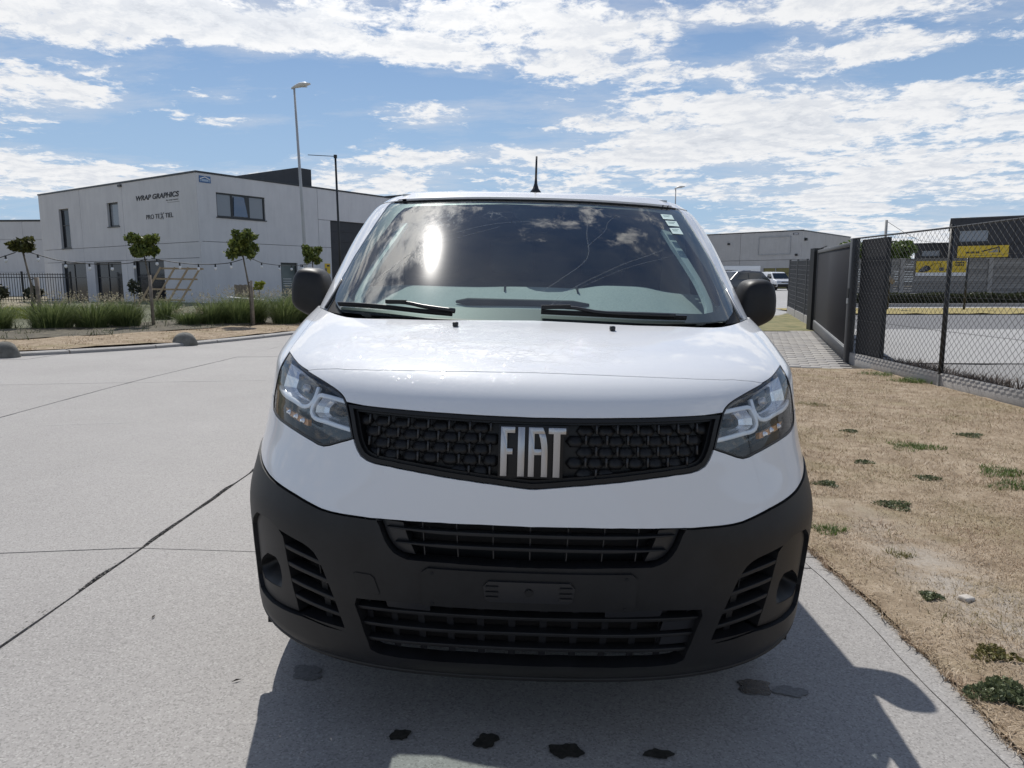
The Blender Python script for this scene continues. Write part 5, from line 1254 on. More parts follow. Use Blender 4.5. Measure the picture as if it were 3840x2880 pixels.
# ---- rigid mesh fence beyond the gate
MF=thing('mesh_panel_fence','dark rigid mesh fence on a concrete base beyond the far gate post','fence')
A=np.array([8.55,21.0]);Bq=np.array([10.30,28.0]);n3=3
for i in range(n3+1):
    p=A+(Bq-A)*i/n3;z=H(*p);MB().b2((p[0]-.03,p[1]-.03,z-.05),(p[0]+.03,p[1]+.03,z+2.06)).build('post',GREYM,MF)
for i in range(n3):
    p=A+(Bq-A)*i/n3;q=A+(Bq-A)*(i+1)/n3;za=H(*p);zb=H(*q)
    o=MB().bar((p[0],p[1],za+.12),(q[0],q[1],zb+.12),.06,.30).build('base_board',KERBC,MF)
    b=MB();nb=44
    for j in range(nb+1):
        t=j/nb;x,y=p+(q-p)*t;z=za+(zb-za)*t;b.bar((x,y,z+.28),(x,y,z+2.02),.009,.009)
    for j in range(12):
        z=.30+j*.155;b.bar((p[0],p[1],za+z),(q[0],q[1],zb+z),.012,.012)
    b.build('mesh_panel',mat('mesh_grey',(.05,.052,.056),.5),MF,kind='stuff')
# ---- second black fence across the yard
SF=thing('yard_fence','thin black post-and-wire fence across the far side of the yard','fence')
for i in range(6):
    x=15.15+3.16*i;z=H(x,30);MB().tube([(x,30,z-.05),(x,30,z+2.15)],.045,10).build('post',BLK,SF,True)
for zz in(.5,1.1,1.7,2.1): MB().tube([(15.15,30,H(15,30)+zz),(31,30,H(31,30)+zz)],.006,5).build('tension_wire',BLK,SF)
o=MB().tube([(15.1,29.95,1.45),(15.2,29.92,1.55)],.2,8).build('sign_back',WOODG,SF);o.name='weathered_notice'
# ---- lamps, mast, pole
def street_lamp(label,x,y,ztop,dirx,r0,lean=0,hl=.62,m=GALV):
    T=thing('street_lamp',label,'street lamp',(x,y,H(x,y)),0,'street lamps');h=ztop-H(x,y)
    MB().tube([(0,0,-.1),(0,0,.02),(lean*.3*h/8,0,h*.45),(lean*h/8,0,h)],[r0*1.0,r0,r0*.72,r0*.45],14).build('pole',m,T,True)
    px=lean*h/8;b=MB();pts=[(px-.10*dirx,0,h-.02),(px+.05*dirx,0,h+.05),(px+.22*dirx,0,h+.10),(px+.42*dirx,0,h+.13),(px+hl*dirx,0,h+.14)]
    V=[];n=12
    for (x_,y_,z_),(w,t) in zip(pts,((.04,.035),(.09,.06),(.15,.085),(.15,.075),(.05,.03))):
        for j in range(n):
            a=2*math.pi*j/n;V.append((x_,w*math.cos(a),z_+t*math.sin(a)))
    F=[(i*n+j,i*n+(j+1)%n,(i+1)*n+(j+1)%n,(i+1)*n+j) for i in range(4) for j in range(n)]+[tuple(range(n)),tuple(range(4*n,5*n))]
    b.add(V,F);b.build('lamp_head',mat('lamp_head_white',(.62,.62,.60),.4),T,True)
    b=MB();b.box((px+.34*dirx,0,h+.055),(.26,.20,.03));b.build('lamp_glass',mat('lamp_diffuser',(.5,.5,.45),.2),T)
    return T
LPM=sp('lamp_pole_grey',(.36,.37,.38),(.44,.45,.46),4,.5,0)
street_lamp('tall grey street lamp standing before the corner building, nearest the van',-8.50,28,8.72,1,.085,-.16,.62,LPM)
street_lamp('small distant street lamp showing over the right end of the van roof',11.42,55,8.36,1,.085,-.02,.68,LPM)
MS_=thing('banner_mast','slim black mast with a bare sideways arm in front of the dark workshop door','mast',(-9.20,36,H(-9.2,36)))
zt=7.60-H(-9.2,36);MB().tube([(0,0,-.1),(-.02,0,3),(-.06,0,zt)],[.062,.058,.05],10).build('pole',BLK,MS_,True);MB().tube([(-.06,0,zt-.02),(-1.40,-.05,zt+.05)],.018,6).build('arm',GREYM,MS_);MB().tube([(-.06,0,zt-.1),(-.06,0,zt+.05)],.085,10).build('arm_sleeve',BLK,MS_)
UPo=thing('utility_pole','thin concrete utility pole with one overhead wire behind the fence','pole',(17.84,36,H(17.8,36)))
MB().tube([(0,0,-.1),(0,0,4.1)],[.085,.065],8).build('pole_shaft',sp('pole_concrete',(.30,.30,.29),(.38,.38,.37),5,.85),UPo,True)
MB().tube([(0,0,4.05),(3,4,3.75),(6,8,3.55),(12,16,3.75)],.012,5).build('overhead_wire',BLK,UPo)
# ---- railing on the far left
RL=thing('black_railing','black upright-bar railing closing the yard at the far left','fence')
b=MB();ra=Vector((-38,37.6,0));rb_=Vector((-26.4,41.4,0));n=95
for j in range(n+1):
    p=ra.lerp(rb_,j/n);z=H(p.x,p.y);b.bar((p.x,p.y,z),(p.x,p.y,z+1.62),.022,.022)
b.build('upright_bars',BLK,RL,kind='stuff')
for zz in(.12,1.38,1.56): MB().bar((ra.x,ra.y,H(ra.x,ra.y)+zz),(rb_.x,rb_.y,H(rb_.x,rb_.y)+zz),.03,.04).build('rail',BLK,RL)
for j in range(6):
    p=ra.lerp(rb_,j/5);z=H(p.x,p.y);MB().b2((p.x-.04,p.y-.04,z-.05),(p.x+.04,p.y+.04,z+1.72)).build('post',BLK,RL)
# ---- vehicles far off
VW=mat('car_white',(.78,.79,.80),.25,0,.5,None,Coat_Weight=1.0);VG=mat('car_dark_grey',(.035,.036,.042),.25,0,.5,None,Coat_Weight=1.0)
VGL=mat('car_glass',(.012,.016,.018),.05,0,.9);HLP=mat('car_headlamp',(.55,.57,.6),.12,.3);TLP=mat('car_tail_lamp',(.30,.015,.012),.2)
def vehicle(name,label,cat,loc,rz,prof,belt,w,body,glasses,wheels,extras,taper=.22,bevelw=.06):
    T=thing(name,label,cat,loc,rz);zt=max(z for y,z in prof)
    hw=lambda z:w/2*(1-taper*max(0,z-belt)/(zt-belt+1e-6))
    V=[];n=len(prof)
    for s in(-1,1): V+=[(s*hw(z),y,z) for y,z in prof]
    # inner ridge keeps the flanks slightly rounded
    F=[tuple(range(n))[::-1],tuple(range(n,2*n))]+[(i,(i+1)%n,n+(i+1)%n,n+i) for i in range(n)]
    b=MB();b.add(V,F);o=b.build('body',body,T);bevel(o,bevelw,3,20)
    for nm,poly,m in glasses:
        for s in(-1,1):
            b=MB();b.prism([(s*(hw(z)+.004),y,z) for y,z in poly],(s*.012,0,0));b.build(nm,m,T)
    for y,r in wheels:
        for s in(-1,1):
            wt=bpy.data.objects.new('wheel',None);link(wt,T);wt.location=(s*(w/2-.10),y,r)
            MB().tube([(-.10,0,0),(.10+.01,0,0)],r,20).build('tyre',RUBBER,wt,False);MB().tube([(s*.105,0,0),(s*.125,0,0)],r*.62,16).build('wheel_rim',STEEL,wt)
    for nm,poly,off,m in extras:
        b=MB();b.prism(poly,off);b.build(nm,m,T)
    return T
def fq(y,x0,x1,z0,z1,sl=0): return [(x0,y,z0),(x1,y,z0),(x1,y+sl,z1),(x0,y+sl,z1)]
gp=[(-2.1,.35),(-2.12,.62),(-2.05,.82),(-1.95,.96),(-1.25,1.12),(-.62,1.72),(-.35,1.80),(.6,1.84),(2.05,1.80),(2.12,.9),(2.10,.35)]
sl_=(-.62+1.25)/(1.72-1.12)
vehicle('small_white_van','small white delivery van facing us, parked before the olive doors','van',(25.05,72.0,H(25,72)),math.radians(9),gp,.95,1.80,VW,
    [('side_window',[(-.95,1.20),(.05,1.18),(.05,1.62),(-.55,1.62)],VGL),('front_bumper_side',[(-2.06,.38),(-1.5,.38),(-1.5,.60),(-2.06,.60)],PLAST)],[(-1.35,.32),(1.35,.32)],
    [('windscreen',[(-.78,-1.235,1.155),(.78,-1.235,1.155),(.68,-.69,1.675),(-.68,-.69,1.675)],(0,-.02,.015),VGL),
     ('front_bumper',[(-.86,-2.125,.34),(.86,-2.125,.34),(.86,-2.135,.62),(-.86,-2.135,.62)],(0,-.04,0),PLAST),
     ('upper_grille',[(-.45,-2.085,.76),(.45,-2.085,.76),(.42,-2.045,.86),(-.42,-2.045,.86)],(0,-.02,0),PLAST),
     ('headlight',[(-.86,-2.06,.74),(-.52,-2.10,.76),(-.50,-2.03,.92),(-.80,-1.96,.96)],(0,-.03,0),HLP),('headlight',[(.52,-2.10,.76),(.86,-2.06,.74),(.80,-1.96,.96),(.50,-2.03,.92)],(0,-.03,0),HLP),
     ('door_mirror',[(-1.08,-1.0,1.15),(-.92,-1.0,1.15),(-.92,-1.0,1.35),(-1.08,-1.0,1.35)],(0,.10,0),PLAST),('door_mirror',[(.92,-1.0,1.15),(1.08,-1.0,1.15),(1.08,-1.0,1.35),(.92,-1.0,1.35)],(0,.10,0),PLAST)])
sp_=[(-2.2,.32),(-2.25,.60),(-2.15,.85),(-1.2,1.02),(-.45,1.52),(0,1.58),(1.5,1.54),(2.15,1.05),(2.25,.80),(2.2,.32)]
sp_=[(y,z*1.06) for y,z in sp_]
vehicle('dark_people_carrier','dark grey people carrier half hidden behind the right door mirror','car',(13.6,46.4,H(13.6,46)),math.radians(-62),sp_,.98,1.82,VG,
    [('side_window',[(-.75,1.12),(.25,1.12),(.25,1.52),(-.35,1.52)],VGL),('rear_side_window',[(.33,1.12),(1.55,1.12),(1.35,1.50),(.33,1.53)],VGL)],[(-1.4,.33),(1.4,.33)],
    [('windscreen',[(-.74,-1.16,1.12),(.74,-1.16,1.12),(.62,-.50,1.57),(-.62,-.50,1.57)],(0,-.02,.015),VGL),('rear_window',[(-.66,1.66,1.55),(.66,1.66,1.55),(.74,2.10,1.16),(-.74,2.10,1.16)],(0,.02,.015),VGL),
     ('tail_lamp',[(-.88,2.18,.88),(-.62,2.24,.88),(-.62,2.20,1.08),(-.86,2.14,1.08)],(0,.04,0),TLP),('tail_lamp',[(.62,2.24,.88),(.88,2.18,.88),(.86,2.14,1.08),(.62,2.20,1.08)],(0,.04,0),TLP),
     ('headlight',[(-.85,-2.18,.70),(-.5,-2.24,.70),(-.5,-2.18,.84),(-.8,-2.10,.86)],(0,-.04,0),HLP),('headlight',[(.5,-2.24,.70),(.85,-2.18,.70),(.8,-2.10,.86),(.5,-2.18,.84)],(0,-.04,0),HLP),('roof_rail_bar',[(-.60,-.3,1.70),(-.56,-.3,1.70),(-.56,1.4,1.67),(-.60,1.4,1.67)],(0,0,.04),GALV)])
TB=thing('box_truck','white box truck with a dark lettered band, side-on before the concrete hall','truck',(23.0,77.5,H(23,77)),math.radians(3))
o=MB().b2((-2.6,-1.05,.78),(2.0,1.05,2.52)).build('cargo_box',VW,TB);bevel(o,.04,2)
MB().b2((-2.62,-1.07,2.525),(2.02,1.07,2.56)).build('roof_edge',GALV,TB)
MB().b2((-1.75,-1.075,1.72),(.95,-1.055,2.02)).build('lettered_band',INKG,TB)
for i in range(4): MB().b2((.15+i*.20,-1.09,1.77),(.29+i*.20,-1.076,1.97)).build('band_letter',WHITEP,TB)
MB().b2((1.55,-1.075,.95),(1.85,-1.055,1.25)).build('side_emblem',INKG,TB)
MB().b2((-2.6,-.95,.50),(2.0,.95,.76)).build('chassis',PLAST,TB)
b=MB();b.prism([(-1.0,-4.4,.45),(-1.0,-4.4,1.2),(-1.0,-4.0,2.0),(-1.0,-2.7,2.05),(-1.0,-2.7,.45)],(2.0,0,0));o=b.build('cab',VW,TB);o.rotation_euler=(0,0,math.radians(-90));bevel(o,.08,2)
for x in(-3.6,.9):
    for s in(-1,1):
        wt=bpy.data.objects.new('wheel',None);link(wt,TB);wt.location=(x,s*.85,.36);MB().tube([(0,-.12,0),(0,.12,0)],.36,18).build('tyre',RUBBER,wt);MB().tube([(0,s*.10,0),(0,s*.13,0)],.20,14).build('wheel_rim',STEEL,wt)
b=MB().b2((2.005,-.95,1.0),(2.03,-.75,1.35));b.build('tail_lamp',TLP,TB)
# ---- timber lattice, crate, white board
LT=thing('timber_lattice','raw timber lattice of crossed battens leaning against the building by the dark door','lattice')
a0=Vector((-16.67,31,.40));a1=Vector((-15.88,31.25,2.10));c0=Vector((-15.10,31,.36));c1=Vector((-14.15,31.25,2.07))
a0=Vector((-16.70,30.6,.40));a1=Vector((-15.92,31.3,2.13));c0=Vector((-15.05,30.7,.36));c1=Vector((-14.22,31.4,2.10))
for t in(0,.36,.70,1.0):
    MB().bar(a0.lerp(c0,t),a1.lerp(c1,t),.075,.05,(0,1,.3)).build('upright_batten',WOOD,LT)
for t in(.19,.45,.71,.97):
    p=a0.lerp(a1,t);q=c0.lerp(c1,t);d=(q-p).normalized();MB().bar(p+Vector((0,.055,0))-d*.02,q+Vector((0,.055,0))+d*.14,.05,.075).build('cross_batten',WOOD,LT)
CT=thing('timber_planter','low weathered timber planter box against the wall behind the grasses','planter')
for i in range(6):
    x=-13.42+i*.118;MB().b2((x,33.0,.36),(x+.106,33.03,1.36-.02*(i%2))).build('plank',WOODG,CT)
MB().b2((-13.42,33.05,.36),(-12.72,33.6,1.25)).build('planter_liner',SOIL,CT)
o=MB().bar((-11.20,27.0,.90),(-9.84,26.9,.80),.35,.03).build('white_board',WHITEP);tag(o,'white board lying flat across the grasses behind the third young tree','board')
# ================================================================ planting, stones, lights
def leafm(name,c0,c1,sc=7,tr=.25,patch=False):
    def fn(N,b):
        p=wpos(N);f=N.noise(p,sc,4,.6);at=N.n('ShaderNodeAttribute',attribute_name='tint').outputs['Fac']
        c=N.ramp(N.m('ADD',N.m('MULTIPLY',f,.5),N.m('MULTIPLY',at,.5)),[(.28,c0),(.72,c1)])
        if patch:
            q=N.noise(p,1.15,6,.65);c=N.mix(N.mr(q,.50,.66,0,.55),c,(.23,.125,.070));c=N.mix(N.mr(N.noise(N.v('ADD',p,(9,4,0)),.8,6,.65),.50,.66,0,.5),c,(.30,.27,.12))
        setc(N,b,c)
        b.inputs['Roughness'].default_value=.5;b.inputs['Specular IOR Level'].default_value=.35
        t=N.n('ShaderNodeBsdfTranslucent');N.t.links.new(c,t.inputs[0]);mx=N.n('ShaderNodeMixShader',{0:tr,1:b.outputs[0],2:t.outputs[0]})
        N.t.links.new(mx.outputs[0],N.t.nodes['Material Output'].inputs[0])
    return mat(name,c0,.5,0,.35,fn)
def arr_mesh(name,V,F,m,parent=None,tint=None,kind=None,smooth=False):
    V=np.asarray(V,np.float32).reshape(-1,3);F=np.asarray(F,np.int32);k=F.shape[1]
    me=bpy.data.meshes.new(name);me.vertices.add(len(V));me.vertices.foreach_set('co',V.ravel());me.loops.add(F.size);me.loops.foreach_set('vertex_index',F.ravel())
    me.polygons.add(len(F));me.polygons.foreach_set('loop_start',np.arange(0,F.size,k,dtype=np.int32));me.update(calc_edges=True)
    if smooth: me.polygons.foreach_set('use_smooth',np.ones(len(F),bool))
    if tint is not None:
        at=me.attributes.new('tint','FLOAT','POINT');at.data.foreach_set('value',np.asarray(tint,np.float32))
    me.materials.append(m);o=link(bpy.data.objects.new(name,me),parent)
    if kind:o['kind']=kind
    return o
def leaves(pts,size,rng,flat=.0):
    n=len(pts);a=rng.normal(size=(n,3));a[:,2]*=.7;a/=np.linalg.norm(a,axis=1,keepdims=True)
    b=rng.normal(size=(n,3));b-=a*(a*b).sum(1,keepdims=True);b/=np.linalg.norm(b,axis=1,keepdims=True);c=np.cross(a,b)
    s=(size*rng.uniform(.55,1.25,n))[:,None]
    q=np.stack([pts-b*s*.9,pts+c*s*.55-b*s*.05+a*s*.12,pts+b*s*.95-a*s*.05,pts-c*s*.55-b*s*.05+a*s*.12],1)
    F=np.arange(4*n).reshape(n,4);return q.reshape(-1,3),F,np.repeat(rng.uniform(0,1,n),4)
def crown_pts(c,lumps,n,rng,shell=.55):
    P=[]
    w=np.array([r[0]*r[1]*r[2] for _,r in lumps])**.7;w/=w.sum()
    for (o,r),k in zip(lumps,(w*n).astype(int)):
        d=rng.normal(size=(k,3));d/=np.linalg.norm(d,axis=1,keepdims=True);q=rng.uniform(shell,1.0,k)**.6*rng.uniform(.75,1.12,k)
        P.append(np.array(c)+np.array(o)+d*q[:,None]*np.array(r))
    return np.concatenate(P)
LEAFA=leafm('maple_leaf',(.040,.066,.014),(.20,.235,.05));LEAFB=leafm('maple_leaf_bronze',(.034,.040,.012),(.120,.120,.030))
BARK=sp('bark',(.10,.085,.065),(.20,.17,.13),14,.9,.5,.004)
def young_tree(label,x,y,zc,cw,ch,n,seed,m,lean,stakes,cx):
    rng=np.random.default_rng(seed);z0=H(x,y)
    T=thing('young_tree',label,'tree',(x,y,z0),0,'young ball-headed trees along the planting bed')
    c=np.array([cx-x,0,zc-z0]);lum=[((0,0,0),(cw*.36,cw*.34,ch*.34))]
    for k in range(9):
        a=rng.uniform(0,6.28);lum.append(((math.cos(a)*cw*.27,math.sin(a)*cw*.25,rng.uniform(-.34,.36)*ch),(cw*rng.uniform(.14,.24),)*2+(ch*rng.uniform(.13,.22),)))
    P=crown_pts(c,lum,n,rng,.2);V,F,t=leaves(P,.062,rng);arr_mesh('crown',V,F,m,T,t)
    tr=[(0,0,-.05),(lean*.15,0,.5),(lean*.5,0,1.1),(c[0]*.85,0,c[2]-ch*.30)]
    MB().tube(tr,[.034,.030,.026,.020],8).build('trunk',BARK,T,True)
    b=MB()
    for k in range(7):
        a=6.28*k/7+rng.uniform(0,.5);s=Vector(tr[-1]);e=Vector(c)+Vector((math.cos(a)*cw*.3,math.sin(a)*cw*.3,rng.uniform(-.1,.3)*ch));b.tube([s,s.lerp(e,.5)+Vector((0,0,.05)),e],[.012,.008,.004],5)
    b.build('limbs',BARK,T,kind='stuff')
    for dx,dy,h,r in stakes:
        MB().tube([(dx,dy,-.1),(dx*.8,dy,h)],[r,r*.95],10).build('stake',WOODG,T,True)
        MB().tube([(dx*.8,dy,h-.06),(dx*.4,dy*.5,h-.03),(tr[2][0],0,h-.06)],.012,6).build('tree_tie',BLK,T)
    return T
young_tree('leftmost young tree, bronze-green flat crown above a thick grey stake',-12.08,17.4,2.36,.66,.46,1500,11,LEAFB,.0,[(.09,.10,1.30,.055),(-.28,.3,1.25,.018)],-12.24)
young_tree('young tree with a wide green crown in front of the timber lattice',-9.82,18.72,2.36,.92,.68,2300,12,LEAFA,.02,[(.05,-.10,1.40,.042)],-9.96)
young_tree('young tree with a tall pointed green crown below the strip window',-7.56,19.68,2.43,.98,.84,2600,13,LEAFA,-.05,[(.08,-.08,1.30,.040)],-7.74)
young_tree('small young tree partly behind the grey street lamp and the left mirror',-7.66,26.0,2.48,.84,.74,1900,14,LEAFA,.0,[(.10,.05,1.2,.04)],-7.66)
# festoon lights from tree to tree
def festoon(label,pts,bulbs,seed):
    T=thing('string_lights',label,'string lights',pts[0],0,'festoon lights hung between the young trees');o=Vector(pts[0])
    q=np.array(pts);d=np.linspace(0,1,len(q));t=np.linspace(0,1,24);C=[Vector([float(np.interp(u,d,q[:,k])) for k in range(3)]) for u in t]
    C2=[C[0]]+[(C[i-1]+C[i]*2+C[i+1])/4 for i in range(1,23)]+[C[-1]]
    MB().tube([p-o for p in C2],.011,6).build('cable',BLK,T,True)
    for u in bulbs:
        p=Vector([float(np.interp(u,t,[c[k] for c in C2])) for k in range(3)])-o
        h=bpy.data.objects.new('lamp_holder',LH);link(h,T);h.location=p
        h=bpy.data.objects.new('light_bulb',LBM);link(h,T);h.location=p
_t=MB().tube([(0,0,.01),(0,0,-.075)],[.020,.024],8).build('lamp_holder',BLK);LH=_t.data;bpy.data.objects.remove(_t)
_t=MB().tube([(0,0,-.075),(0,0,-.10),(0,0,-.14),(0,0,-.165)],[.020,.036,.036,.012],10).build('light_bulb',mat('bulb_plastic',(.72,.74,.76),.2),None,True);LBM=_t.data;bpy.data.objects.remove(_t)
festoon('festoon string light leaving the frame to the left of the leftmost young tree',[(-14.6,17.0,2.06),(-13.6,17.3,1.98),(-12.94,17.5,2.04),(-12.4,17.4,2.18)],[.82,.45],1)
festoon('festoon string light sagging across the two glazed doors of the workshop',[(-12.1,17.4,2.20),(-11.6,17.7,2.0),(-11.16,18.0,1.93),(-10.64,18.2,1.90),(-10.15,18.5,1.95),(-9.85,18.7,2.06)],[.07,.27,.46,.64,.83],2)
festoon('festoon string light sagging beside the timber lattice up to the tall pointed tree',[(-9.75,18.7,2.08),(-9.31,19.0,1.98),(-8.87,19.2,1.93),(-8.44,19.4,1.93),(-8.01,19.5,1.97),(-7.70,19.6,2.07)],[.05,.26,.45,.63,.82],3)
festoon('festoon string light running toward the grey street lamp over the glass door',[(-7.5,19.7,2.10),(-7.95,21.8,2.02),(-7.80,23.2,1.98),(-7.62,24.4,2.02),(-7.60,25.8,2.14)],[.22,.45,.62,.80],4)
# half-buried boulders on the far kerb
ROCK=sp('boulder_stone',(.115,.11,.095),(.215,.21,.19),7,.92,.6,.012)
def boulder(label,x,y,w,h,seed):
    rng=np.random.default_rng(seed);n=28;k=12;V=[];z0=H(x,y)
    for j in range(k+1):
        a=math.pi/2*j/k
        for i in range(n):
            b=2*math.pi*i/n;r=math.cos(a)**.85*(1+.05*math.sin(2*b+seed)+.03*math.sin(5*b+j*.5));V.append((w/2*r*math.cos(b),w*.42*r*math.sin(b),h*math.sin(a)*(1+.02*math.sin(3*b))-.04))
    F=[(j*n+i,j*n+(i+1)%n,(j+1)*n+(i+1)%n,(j+1)*n+i) for j in range(k) for i in range(n)]
    o=mesh_obj('boulder',V,F,ROCK,None,True);o.location=(x,y,z0+.03);return tag(o,label,'boulder',group='boulders on the far kerb')
boulder('rounded grey boulder on the far kerb before the young trees, shown whole',-6.89,14.30,.47,.27,1)
boulder('rounded grey boulder on the far kerb, cut off by the left picture edge',-8.62,11.62,.44,.27,2)
# grass blades
def blades(x,y,z,h,w,rng,lean=.5,segs=2,dirb=None):
    n=len(x);a=rng.uniform(0,6.283,n) if dirb is None else rng.normal(dirb,1.1,n);l=np.abs(rng.normal(lean,.25,n))*h
    dx=np.cos(a)*l;dy=np.sin(a)*l;px=-np.sin(a+rng.normal(0,.6,n))*w/2;py=np.cos(a+rng.normal(0,.6,n))*w/2
    if segs==1:
        V=np.stack([np.stack([x-px,y-py,z],1),np.stack([x+px,y+py,z],1),np.stack([x+dx,y+dy,z+h],1)],1);F=np.arange(3*n).reshape(n,3);k=3
    else:
        V=np.stack([np.stack([x-px,y-py,z],1),np.stack([x+px,y+py,z],1),np.stack([x+dx*.35+px*.8,y+dy*.35+py*.8,z+h*.62],1),np.stack([x+dx*.35-px*.8,y+dy*.35-py*.8,z+h*.62],1),
                    np.stack([x+dx+px*.1,y+dy+py*.1,z+h*(1-.25*np.minimum(1,l/h))],1),np.stack([x+dx-px*.1,y+dy-py*.1,z+h*(1-.25*np.minimum(1,l/h))],1)],1)
        b=np.arange(n)[:,None]*6;F=np.concatenate([b+np.array([[0,1,2,3]]),b+np.array([[3,2,4,5]])]);k=6
    return V.reshape(-1,3),F,np.repeat(rng.uniform(0,1,n),k)
STRB=leafm('straw_blade',(.27,.19,.12),(.60,.48,.345),9,.15,True);STRB2=leafm('green_straw_blade',(.10,.105,.035),(.30,.26,.10),3,.2)
rng=np.random.default_rng(5)
def rv(x,y): return hgt(x,y)+rverge(x,y)
def scatter(n,x0,x1,y0,y1,pw=1.0):
    u=rng.uniform(0,1,n)**pw;return rng.uniform(x0,x1,n),y0+(y1-y0)*u
for n,(x0,x1,y0,y1),hh,ww,sg in((90000,(1.575,4.2,1.6,5.2),.020,.0030,2),(70000,(1.60,6.05,5.2,12.4),.026,.0055,1),(12000,(4.2,6.05,2.0,5.2),.024,.005,1)):
    x,y=scatter(n,x0,x1,y0,y1,1.15);kk=x>1.575+edge_shift(y)-.005;x=x[kk];y=y[kk];n=len(x);d=vnoise(x,y,2.2,8)*.6+vnoise(x,y,6,9)*.4
    sand=np.clip(1.25-np.abs(x-2.12)/.26,0,1)*(vnoise(x,y,2.6,5)>.38)*(y<4.7)
    keep=(rng.uniform(0,1,n)<.05+d*1.5)&(rng.uniform(0,1,n)>sand*.9);x=x[keep];y=y[keep]
    V,F,t=blades(x,y,rv(x,y)-.004,hh*rng.uniform(.5,1.5,len(x)),ww*rng.uniform(.6,1.3,len(x)),rng,1.15,sg)
    arr_mesh('dry_grass',V,F,STRB,None,t,'stuff')
# ragged fringe that hangs over the kerb
n=7000;y=rng.uniform(1.6,12.4,n)**1.0;x=1.572+edge_shift(y)+np.abs(rng.normal(0,.03,n))*rng.choice([-.25,1],n);k=vnoise(x*0,y,4.5,12)>.3;x=x[k];y=y[k]
V,F,t=blades(x,y,hgt(x,y)+.004,.030*rng.uniform(.5,1.5,len(x)),.004*np.ones(len(x)),rng,1.3,2);arr_mesh('dry_grass',V,F,STRB,None,t,'stuff')
x,y=scatter(16000,1.65,6.05,2,12.45);k=(vnoise(x,y,.9,21)*.6+vnoise(x,y,3.5,22)*.4+np.clip((y-10.8)*.10,0,.18)+np.clip((x-5.6)*.4,0,.15))>.63;x=x[k];y=y[k]
V,F,t=blades(x,y,rv(x,y)-.004,.030*rng.uniform(.5,1.5,len(x)),.005*np.ones(len(x)),rng,.9,1);arr_mesh('green_grass',V,F,STRB2,None,t,'stuff')
# left verge blades
d=rng.uniform(.22,2.6,26000);j=rng.integers(40,148,26000);p=KC[j]+Nn[j]*d[:,None]+Tn[j]*rng.uniform(-.15,.15,26000)[:,None]
V,F,t=blades(p[:,0],p[:,1],hgt(p[:,0],p[:,1])+.05,.05*rng.uniform(.4,1.5,26000),.014*np.ones(26000),rng,.9,1);arr_mesh('dry_grass',V,F,STRB,None,t,'stuff')
# ornamental grasses
OG=leafm('ornamental_grass_blade',(.06,.092,.030),(.21,.25,.10),3,.4);OGS=leafm('seed_head',(.30,.26,.17),(.50,.45,.32),6,.3);WEED=leafm('weed_leaf',(.085,.11,.055),(.21,.235,.125),20,.2);GRN=leafm('fresh_grass_blade',(.055,.105,.018),(.14,.21,.045),9,.25)
def clump(label,x,y,r,h,n,seed):
    g=np.random.default_rng(seed);z=H(x,y)+.05
    T=thing('ornamental_grass',label,'ornamental grass',(x,y,z),0,'ornamental grass clumps in the planting bed')
    a=g.uniform(0,6.283,n);q=r*.50*np.sqrt(g.uniform(0,1,n));bx=q*np.cos(a);by=q*np.sin(a)
    hh=h*g.uniform(.35,1.15,n);out=r*g.uniform(.15,1.0,n)*(.5+q/r);wi=np.array([.16,-.02])*h*.5   # leaning with the wind
    ex=np.cos(a)*out+wi[0]*g.uniform(.3,1.3,n);ey=np.sin(a)*out+wi[1];w=.011*g.uniform(.6,1.2,n);pa=a+1.57+g.normal(0,.5,n);px=np.cos(pa)*w/2;py=np.sin(pa)*w/2
    L=[];
    for s,k in((0,1),(.4,.9),(.75,.65),(1,.12)):
        cx=bx+ex*s**1.9;cy=by+ey*s**1.9;cz=hh*(s-.22*s**3.2)
        L+= [np.stack([cx-px*k,cy-py*k,cz],1),np.stack([cx+px*k,cy+py*k,cz],1)]
    V=np.stack(L,1);b=np.arange(n)[:,None]*8;F=np.concatenate([b+np.array([[2*i,2*i+1,2*i+3,2*i+2]]) for i in range(3)])
    arr_mesh('grass_blades',V,F,OG,T,np.repeat(g.uniform(0,1,n),8),'stuff')
    m=max(10,n//14);sx=g.uniform(-r*.7,r*.7,m)+wi[0];sy=g.uniform(-r*.6,r*.6,m);sz=h*g.uniform(.75,1.05,m)
    P=np.repeat(np.stack([sx,sy,sz],1),5,0)+g.normal(size=(m*5,3))*np.array([.012,.012,.045]);V,F,t=leaves(P,.020,g);arr_mesh('seed_heads',V,F,OGS,T,t,'stuff')
CL=[(-13.6,16.1,.55,.72,'at the left picture edge'),(-12.75,16.9,.50,.66,'just left of the leftmost young tree'),(-11.55,17.25,.62,.86,'right of the leftmost young tree, tallest of its row'),(-10.85,17.75,.55,.80,'second right of the leftmost young tree'),(-10.35,18.35,.48,.82,'just left of the wide-crowned young tree'),
    (-9.05,19.10,.36,.46,'low clump just right of the wide-crowned young tree'),(-8.72,19.75,.52,.84,'below the timber lattice, right of the gap'),(-8.15,20.15,.62,1.02,'biggest clump, left of the tall pointed tree'),(-7.86,20.6,.45,.86,'close behind the stake of the tall pointed tree'),(-6.98,20.75,.52,.96,'right of the tall pointed tree'),(-6.62,21.5,.52,1.0,'second right of the tall pointed tree'),(-6.35,22.6,.58,1.12,'beside the left door mirror'),
    (-14.9,19.4,.5,.7,'back row at the far left before the railing'),(-12.2,21.0,.5,.74,'back row below the first glazed door'),(-10.9,21.6,.5,.80,'back row below the second glazed door'),(-8.9,23.8,.6,.95,'back row before the white board'),(-7.9,24.5,.6,1.05,'back row below the entrance door'),(-13.3,20.2,.45,.6,'back row left of the glazed doors')]
